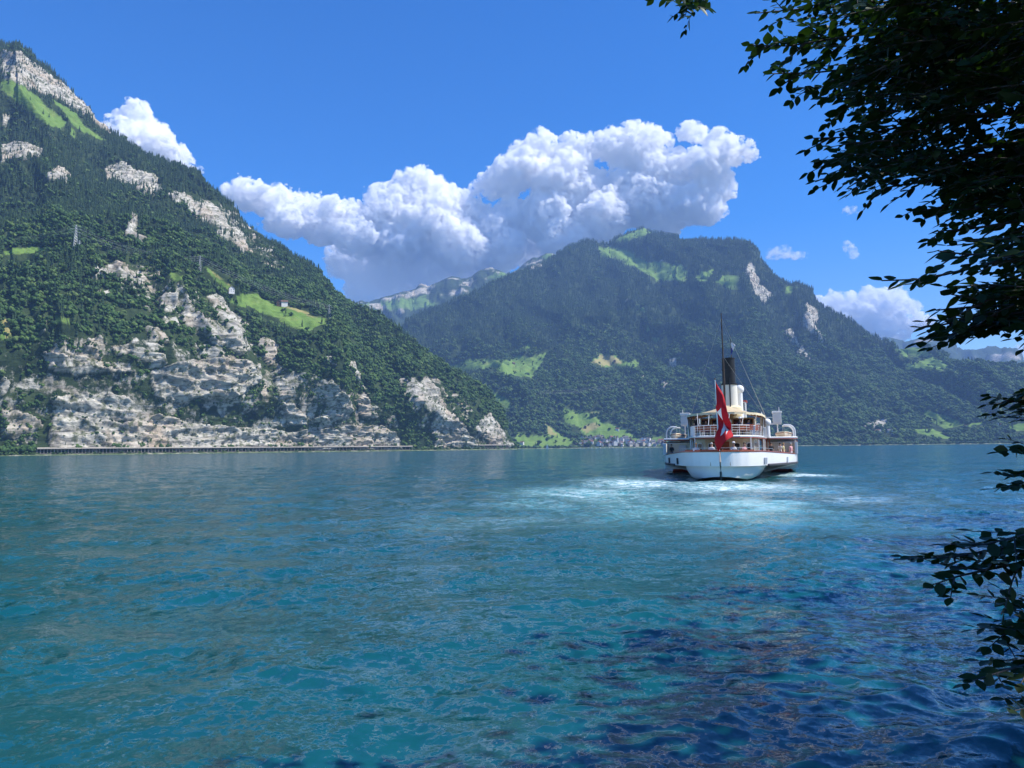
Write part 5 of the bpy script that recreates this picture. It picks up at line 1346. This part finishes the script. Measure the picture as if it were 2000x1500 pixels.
def motorboat(x, r, label):
    c = px_at(x, float(hor(x)), r); R = empty("motorboat", (c[0], c[1], 0.0), _hr.uniform(0, 3)); tag(R, label, "boat", "boats moored at the village")
    L = 4.5
    MB().grid([[(max(0.02, 1.5 * (1 - max(0, t) ** 2.2)) * math.sin(a), L * t, 1.3 - 1.5 * math.cos(a)) for a in np.linspace(-1.57, 1.57, 7)] for t in np.linspace(-1, 1, 9)]).build("hull", M_WHITE, R, True, solid=0.05)
    MB().box(-1.1, 1.1, -1.6, 1.8, 1.0, 2.5, 0.25).build("cabin", M_WHITE, R)
for x in (1133, 1141, 1149, 1156, 1164, 1172, 1181, 1190, 1196, 1215, 1240, 1262): motorboat(x, 2900 + _hr.uniform(-20, 25), "white motorboat moored along the village waterfront")
# ---------------------------------------------------------------- the bank we stand on and its trees
M_SOIL = N("bank_soil"); _c = M_SOIL.coords()
M_SOIL.base(M_SOIL.ramp(M_SOIL.noise(1.6, _c, 8, 0.7), [(0.35, (0.035, 0.028, 0.018)), (0.55, (0.09, 0.07, 0.045)), (0.7, (0.05, 0.08, 0.025))])); M_SOIL.set(Roughness=0.95); M_SOIL.bump(M_SOIL.noise(5, _c, 6), 0.7, 0.08); M_SOIL = M_SOIL.m
def bank_edge(x): return float(np.interp(x, [-60, -8, 0, 3.5, 6, 9, 14, 30, 60], [-6, 0.6, 1.4, 2.0, 2.8, 5.0, 10.5, 30, 66]))
def build_bank():
    X = np.linspace(-60, 60, 121); rows = []
    for x in X:
        e = bank_edge(x); r = []
        for o, z in ((0.9, -0.6), (0.35, 0.15), (0, 0.75), (-0.7, 1.05), (-2, 1.15), (-6, 1.5), (-15, 3.0), (-40, 9.0)):
            j = perlin(np.array([[x * 0.6, o * 0.8, 2.0]]))[0]; r.append((x, e + o * (1 if o > -2 else 1), z + 0.12 * j))
        rows.append(r)
    o = MB().grid(rows).build("shore_ground", M_SOIL, None, True); tag(o, kind="structure")
build_bank()

def leaf_mat(name, c0, c1, trans):
    m = N(name); oi = m.add("ShaderNodeObjectInfo")
    n = m.noise(1.2, m.coords(), 3); c = m.ramp(n, [(0.3, c0), (0.7, c1)])
    m.base(c); m.set(Roughness=0.45); m.b.inputs["Specular IOR Level"].default_value = 0.3
    t = m.add("ShaderNodeBsdfTranslucent"); m.link(m.mix(1.0, c, (1.2, 1.5, 0.5), 'MULTIPLY'), t.inputs["Color"])
    mx = m.add("ShaderNodeMixShader"); mx.inputs[0].default_value = trans
    m.link(m.b.outputs[0], mx.inputs[1]); m.link(t.outputs[0], mx.inputs[2]); m.link(mx.outputs[0], m.out.inputs["Surface"])
    return m.m
M_LEAF = leaf_mat("beech_leaf", (0.018, 0.040, 0.010), (0.034, 0.066, 0.016), 0.22)
M_BARK = N("beech_bark"); _c = M_BARK.coords()
M_BARK.base(M_BARK.ramp(M_BARK.noise(9, _c, 6, 0.65), [(0.35, (0.05, 0.042, 0.034)), (0.65, (0.12, 0.105, 0.09))])); M_BARK.set(Roughness=0.85); M_BARK = M_BARK.m

# leaf outline (beech: oval, pointed), folded a little along the midrib; length 1 along +x
_lo = [(0.0, 0.0), (0.12, 0.16), (0.32, 0.30), (0.55, 0.30), (0.78, 0.18), (1.0, 0.0)]
LEAF_V = np.array([(x, 0.0, -0.02 * math.sin(math.pi * x)) for x, _ in _lo] + [(x, y, 0.05 * y / 0.3) for x, y in _lo[1:-1]] + [(x, -y, 0.05 * y / 0.3) for x, y in _lo[1:-1]])
LEAF_F = [(0, 1, 6), (1, 2, 7), (1, 7, 6), (2, 3, 8), (2, 8, 7), (3, 4, 9), (3, 9, 8), (4, 5, 9), (0, 10, 1), (1, 11, 2), (1, 10, 11), (2, 12, 3), (2, 11, 12), (3, 13, 4), (3, 12, 13), (4, 13, 5)]
def leaf_frame(d, up):
    d = d / np.linalg.norm(d); s = np.cross(up, d); n_ = np.linalg.norm(s)
    s = s / n_ if n_ > 1e-6 else np.array([1.0, 0, 0]); n = np.cross(d, s)
    return np.stack([d, s, n], 1)

class Sprays:
    def __init__(self, seed): self.rng = np.random.RandomState(seed); self.leaves = []; self.stems = []
    def spray(self, pts, r0=0.006, leaf=0.075, side=True, bare=0.0, dens=0.034):
        """a flat beech spray: stem through pts, leaves alternating on both sides, side twigs"""
        rng = self.rng; pts = [np.array(p, float) for p in pts]
        seg = [np.linalg.norm(b - a) for a, b in zip(pts, pts[1:])]; L = sum(seg); cum = np.concatenate([[0], np.cumsum(seg)])
        def at(s):
            k = min(len(seg) - 1, max(0, int(np.searchsorted(cum, s) - 1))); t = (s - cum[k]) / max(seg[k], 1e-6); return pts[k] + t * (pts[k + 1] - pts[k]), (pts[k + 1] - pts[k]) / max(seg[k], 1e-6)
        self.stems.append((pts, [r0 * (1 - 0.8 * c / L) + 0.0012 for c in cum]))
        up = np.array([0, 0, 1.0]) + rng.normal(0, 0.25, 3); up /= np.linalg.norm(up)
        s = bare * L + rng.uniform(0, dens); sgn = 1
        while s < L:
            p, t = at(s); lat = np.cross(up, t); lat /= np.linalg.norm(lat) + 1e-9
            d = t * rng.uniform(0.35, 0.75) + sgn * lat * rng.uniform(0.6, 1.0) + np.array([0, 0, rng.normal(-0.12, 0.22)])
            u = up + rng.normal(0, 0.42, 3)
            self.leaves.append((p, leaf_frame(d, u / np.linalg.norm(u)), leaf * rng.uniform(0.6, 1.15) * (0.75 + 0.25 * min(1, (L - s) / 0.1))))
            s += dens * rng.uniform(0.6, 1.5); sgn = -sgn
        p, t = at(L * 0.999); self.leaves.append((p, leaf_frame(t + rng.normal(0, 0.15, 3), up), leaf * 0.8))
        if side and L > 0.25:
            s = bare * L + rng.uniform(0.05, 0.14); sgn = rng.choice([-1, 1])
            while s < L - 0.08:
                p, t = at(s); lat = np.cross(up, t); lat /= np.linalg.norm(lat) + 1e-9
                d = t * rng.uniform(0.6, 1.0) + sgn * lat * rng.uniform(0.5, 0.9); d /= np.linalg.norm(d)
                l = min(0.42, (L - s) * 0.55 + 0.08) * rng.uniform(0.6, 1.1)
                q = [p, p + d * l * 0.5 + np.array([0, 0, -0.01]), p + d * l + np.array([0, 0, rng.uniform(-0.06, 0.01)])]
                self.spray(q, r0 * 0.5, leaf * rng.uniform(0.85, 1.1), False, 0.08, dens)
                s += rng.uniform(0.09, 0.2); sgn = -sgn

BRANCH = [ # photo polyline, distance m, stem radius
    ([(1400, -90), (1372, -25), (1345, 8), (1338, 32)], 5.2, .006), ([(1360, -60), (1330, -12), (1312, 2)], 5.2, .004),
    ([(2120, -60), (1900, -20), (1700, 8), (1560, 18), (1474, 26)], 5.6, .012), ([(2120, 40), (1850, 48), (1650, 72), (1540, 90), (1464, 88)], 5.2, .012),
    ([(2120, 100), (1850, 108), (1700, 130), (1590, 142), (1508, 144)], 5.0, .012), ([(1800, 120), (1680, 160), (1600, 170), (1552, 174)], 5.4, .006), ([(2120, 190), (1900, 172), (1750, 182), (1660, 192), (1600, 190)], 5.4, .01),
    ([(2120, 210), (1900, 228), (1750, 250), (1660, 268), (1588, 270)], 5.0, .012), ([(1850, 240), (1720, 300), (1640, 322), (1600, 312)], 5.2, .006), ([(2120, 330), (1950, 302), (1800, 304), (1680, 330), (1592, 354)], 4.8, .011),
    ([(1900, 290), (1780, 320), (1690, 345), (1668, 360)], 5.0, .006), ([(2120, 340), (1950, 342), (1830, 352), (1730, 366), (1708, 382)], 4.8, .01), ([(2120, 365), (1980, 375), (1880, 395), (1800, 412)], 4.6, .009),
    ([(2120, 385), (1990, 400), (1900, 408), (1850, 412)], 4.4, .008), ([(2120, 425), (1990, 432), (1900, 446), (1832, 452)], 4.2, .009), ([(2120, 440), (2000, 462), (1930, 470), (1880, 470)], 4.0, .008),
    ([(2120, 478), (2000, 500), (1930, 516), (1850, 535), (1790, 546), (1722, 548)], 3.4, .007), ([(2060, 480), (1960, 500), (1880, 496), (1832, 490)], 3.3, .006), ([(2120, 545), (2000, 562), (1930, 556), (1868, 560)], 3.8, .008),
    ([(2120, 570), (2000, 580), (1920, 586), (1858, 575)], 3.8, .008), ([(2120, 600), (1990, 612), (1900, 622), (1842, 634), (1802, 640)], 4.0, .009), ([(2120, 615), (2000, 622), (1930, 632), (1880, 640)], 4.0, .007),
    ([(2120, 590), (1980, 596), (1890, 600), (1828, 606)], 4.0, .008), ([(1960, 610), (1900, 640), (1850, 655), (1825, 652)], 4.1, .004), ([(2120, 640), (2000, 625), (1960, 632), (1925, 640)], 4.2, .006),
    ([(2120, 810), (2040, 792), (1985, 785), (1932, 774)], 5.0, .006), ([(2120, 760), (2040, 765), (1992, 768)], 5.0, .004), ([(2100, 815), (2030, 806), (1985, 798)], 5.0, .004),
    ([(2120, 930), (2040, 940), (1968, 952)], 4.6, .005), ([(2100, 900), (2040, 912), (1988, 928)], 4.6, .004), ([(2100, 880), (2030, 882), (1988, 880)], 4.6, .003),
    ([(2120, 1040), (1990, 1062), (1920, 1078), (1860, 1088), (1768, 1092)], 3.8, .008), ([(2120, 1030), (2000, 1045), (1930, 1062), (1880, 1072)], 3.8, .006), ([(2120, 1080), (2000, 1098), (1930, 1112), (1870, 1126), (1822, 1142)], 3.7, .008),
    ([(2120, 1065), (2010, 1085), (1950, 1096)], 3.8, .006), ([(2120, 1170), (2020, 1205), (1960, 1240), (1932, 1264)], 4.0, .006), ([(2100, 1185), (2030, 1195), (1975, 1192)], 4.0, .004), ([(2120, 1215), (2020, 1232), (1945, 1228)], 4.0, .004),
    ([(2120, 1272), (2010, 1296), (1950, 1314), (1898, 1330)], 3.7, .006), ([(2120, 1370), (2040, 1376), (1982, 1388)], 3.9, .005)]
FILL = [(1590, -60), (2140, -60), (2140, 650), (1965, 640), (1930, 590), (1985, 520), (1985, 440), (1900, 385), (1850, 350), (1750, 350), (1680, 320), (1640, 290), (1665, 190), (1600, 130), (1550, 60)]
HOLES = [(1665, 60, 30), (1655, 100, 16), (1640, 135, 22), (1770, 228, 26), (1800, 262, 18), (1860, 180, 12), (1950, 235, 34), (1915, 265, 30), (1735, 262, 16), (1930, 290, 18), (1640, 215, 14), (1830, 300, 12), (1905, 5, 6), (1975, 520, 16), (1990, 455, 10)]
TRUNK_AT = np.array([8.8, 1.0])
def build_beech():
    R = empty("beech_tree", (TRUNK_AT[0], TRUNK_AT[1], 1.0)); o = np.array(R.location)
    tag(R, "dark overhanging beech tree with leafy branches reaching over the water", "tree")
    S = Sprays(4); rng = S.rng
    def P3(x, y, d): return EYE + px_dir(x, y) * d
    limbs = []
    for pl, d, r in BRANCH:
        n = len(pl); pts = [P3(x, y, d * (1.12 - 0.12 * k / (n - 1))) for k, (x, y) in enumerate(pl)]
        S.spray(pts, r, 0.082, True, 0.0, 0.034 if d < 4.5 else 0.03)
        limbs.append((pts[0], r))
    # dense interior of the crown as seen from below
    k = 0
    while k < 900:
        x, y = rng.uniform(1540, 2140), rng.uniform(-60, 650)
        if not in_poly(np.array([x]), np.array([y]), FILL)[0]: continue
        if any((x - a) ** 2 + (y - b) ** 2 < (c * 1.25) ** 2 for a, b, c in HOLES): continue
        if rng.rand() > 0.35 + 0.65 * smooth(x, 1600, 1850): continue
        d = rng.uniform(4.4, 7.5); L = rng.uniform(0.18, 0.4)
        p = P3(x, y, d); a = rng.uniform(-0.7, 0.7); dv = np.array([-math.cos(a), math.sin(a), rng.uniform(-0.35, 0.1)])
        S.spray([p - dv * L * 0.5, p + np.array([0, 0, 0.01]), p + dv * L * 0.5], 0.004, 0.075, True, 0.0, 0.032); k += 1
    # rest of the crown, above and beside the view
    crown = []
    C = np.array([10.6, 0.6, 8.2])
    while len(crown) < 3400:
        q = rng.normal(size=3); q /= np.linalg.norm(q); p = C + q * np.array([5.4, 6.0, 5.2]) * rng.uniform(0.35, 1.0) ** 0.5
        if p[2] < 2.6: continue
        rel = p - EYE
        if rel @ FW > 0.2:
            x, y = to_px(p)
            if -150 < x < 2090 and -90 < y < 1600: continue
        elif np.linalg.norm(rel) < 1.6: continue
        crown.append(p)
    # split: the 300 leaves that show largest are objects of their own
    pos = np.array([l[0] for l in S.leaves]); siz = np.array([l[2] for l in S.leaves])
    fr = np.array([l[1] for l in S.leaves]); ctr = pos + fr[:, :, 0] * siz[:, None] * 0.5
    px = to_px(ctr); rel = ctr - EYE; dist = np.linalg.norm(rel, axis=1)
    show = np.abs((fr[:, :, 2] * rel).sum(1)) / dist * (siz / dist) ** 2
    inside = (px[:, 0] > 0) & (px[:, 0] < 1998) & (px[:, 1] > 2) & (px[:, 1] < 1498)
    edge = 1 - 0.8 * in_poly(px[:, 0] - 40, px[:, 1] + 30, FILL)
    show = np.where(inside, show * edge, -1)
    top = np.argsort(-show)[:300]; mask = np.ones(len(pos), bool); mask[top] = False
    me = mesh_np("leaf", LEAF_V, np.array(LEAF_F)); me.materials.append(M_LEAF); shade_smooth(me)
    for i in top:
        lf = link("leaf", me, None, R); M = np.eye(4); M[:3, :3] = fr[i] * siz[i]; M[:3, 3] = pos[i] - o
        lf.matrix_local = Matrix(M.tolist())
    rest = np.where(mask)[0]
    V = np.einsum('lij,vj->lvi', fr[rest] * siz[rest, None, None], LEAF_V) + (pos[rest] - o)[:, None, :]
    Fc = np.array(LEAF_F)[None] + (np.arange(len(rest)) * len(LEAF_V))[:, None, None]
    # crown leaves, larger tufts of four
    cp = np.array(crown); tv = []; tf = []; b = 0
    for p in cp:
        for _ in range(5):
            q = p + rng.normal(0, 0.22, 3); f = leaf_frame(rng.normal(size=3) * np.array([1, 1, 0.4]), rng.normal(0, 0.5, 3) + np.array([0, 0, 1.0])); s = rng.uniform(0.16, 0.3)
            tv.append((f * s) @ LEAF_V[[0, 7, 8, 5, 12, 11]].T + (q - o)[:, None]); tf.append([(b, b + 1, b + 2), (b, b + 2, b + 3), (b, b + 3, b + 4), (b, b + 4, b + 5)]); b += 6
    tv = np.concatenate([t.T for t in tv]); tf = np.concatenate(tf)
    n0 = V.reshape(-1, 3).shape[0]
    m2 = mesh_np("foliage", np.concatenate([V.reshape(-1, 3), tv]), np.concatenate([Fc.reshape(-1, 3), tf + n0])); shade_smooth(m2)
    fo = link("foliage", m2, M_LEAF, R); fo["kind"] = "stuff"
    # twigs in one mesh, the larger limbs one by one
    mb = MB()
    for pts, rr in S.stems: mb.tube([p - o for p in pts], rr, 4, False)
    tw = mb.build("twigs", M_BARK, R); tw["kind"] = "stuff"
    t0 = np.array([0, 0, -0.3])
    MB().tube([t0, t0 + [-0.1, 0.1, 2.0], t0 + [-0.25, 0.2, 4.5], t0 + [-0.1, 0.3, 8.0], t0 + [0.1, 0.3, 11.5]], [0.36, 0.29, 0.25, 0.16, 0.05], 12).build("trunk", M_BARK, R, True)
    def tz(z): return np.array([-0.18, 0.18, z])
    for p, r in limbs:
        q = p - o; a = tz(max(0.8, min(7.5, q[2] + 0.35 - 0.12 * np.linalg.norm(q[:2] - tz(0)[:2])))); mid = 0.5 * (a + q) + np.array([0, 0, 0.12])
        MB().tube([a, mid, q], [r * 3.2 + 0.012, r * 1.9 + 0.004, r * 1.0], 6).build("branch", M_BARK, R, True)
    print("beech leaves", len(pos))
build_beech()

# --- more trees farther along the bank; they shade the water
def shore_tree(x, y, h, rad, seed, label):
    rng = np.random.RandomState(seed); R = empty("shore_tree", (x, y, 0.9)); tag(R, label, "tree", "trees along the near bank")
    MB().tube([(0, 0, -0.5), (0.1, 0, h * 0.3), (-0.1, 0.1, h * 0.62), (0, 0, h * 0.95)], [0.34, 0.27, 0.17, 0.04], 10).build("trunk", M_BARK, R, True)
    for k in range(9):
        a = rng.uniform(0, 6.28); z = h * rng.uniform(0.25, 0.8); l = rad * rng.uniform(0.5, 0.85)
        MB().tube([(0, 0, z), (l * 0.5 * math.cos(a), l * 0.5 * math.sin(a), z + l * 0.25), (l * math.cos(a), l * math.sin(a), z + l * 0.3)], [0.09, 0.06, 0.02], 6).build("limb", M_BARK, R, True)
    tv = []; tf = []; b = 0; n = 0; cl = [(rng.normal(size=3), rng.uniform(0.3, 1.0)) for _ in range(70)]
    cl = [np.array([0, 0, h * 0.62]) + q / np.linalg.norm(q) * np.array([rad, rad, h * 0.40]) * (u ** 0.5) for q, u in cl]
    while n < 2300:
        q = cl[rng.randint(len(cl))] + rng.normal(0, 0.55, 3); w = q + np.array([x, y, 0.9])
        if (w - EYE) @ FW > 0.2:
            u_, v_ = to_px(w)
            if -200 < u_ < 2060 and -100 < v_ < 1600: n += 1; continue
        f = leaf_frame(rng.normal(size=3) * np.array([1, 1, 0.4]), rng.normal(0, 0.5, 3) + np.array([0, 0, 1.0])); s = rng.uniform(0.22, 0.42)
        tv.append((f * s) @ LEAF_V[[0, 7, 8, 5, 12, 11]].T + q[:, None]); tf.append([(b, b + 1, b + 2), (b, b + 2, b + 3), (b, b + 3, b + 4), (b, b + 4, b + 5)]); b += 6; n += 1
    me = mesh_np("crown", np.concatenate([t.T for t in tv]), np.concatenate(tf)); cr = link("crown", me, M_LEAF, R); cr["kind"] = "stuff"
for k, (x, y, h, r) in enumerate(((13.5, 6.5, 14, 4.6), (17.5, 11.5, 15, 4.8), (22.5, 17.5, 16, 5.2), (28, 23.5, 16, 5.2), (34, 30, 15, 5), (21, 5, 16, 5.5), (28, 12, 17, 5.5))):
    shore_tree(x, y, h, r, 50 + k, ["leafy tree on the near bank next to the beech", "second leafy tree along the near bank", "leafy tree at the bend of the near bank", "leafy tree past the bend of the near bank", "last leafy tree along the near bank", "leafy tree set back behind the bank's edge", "tall leafy tree set back behind the bend"][k])
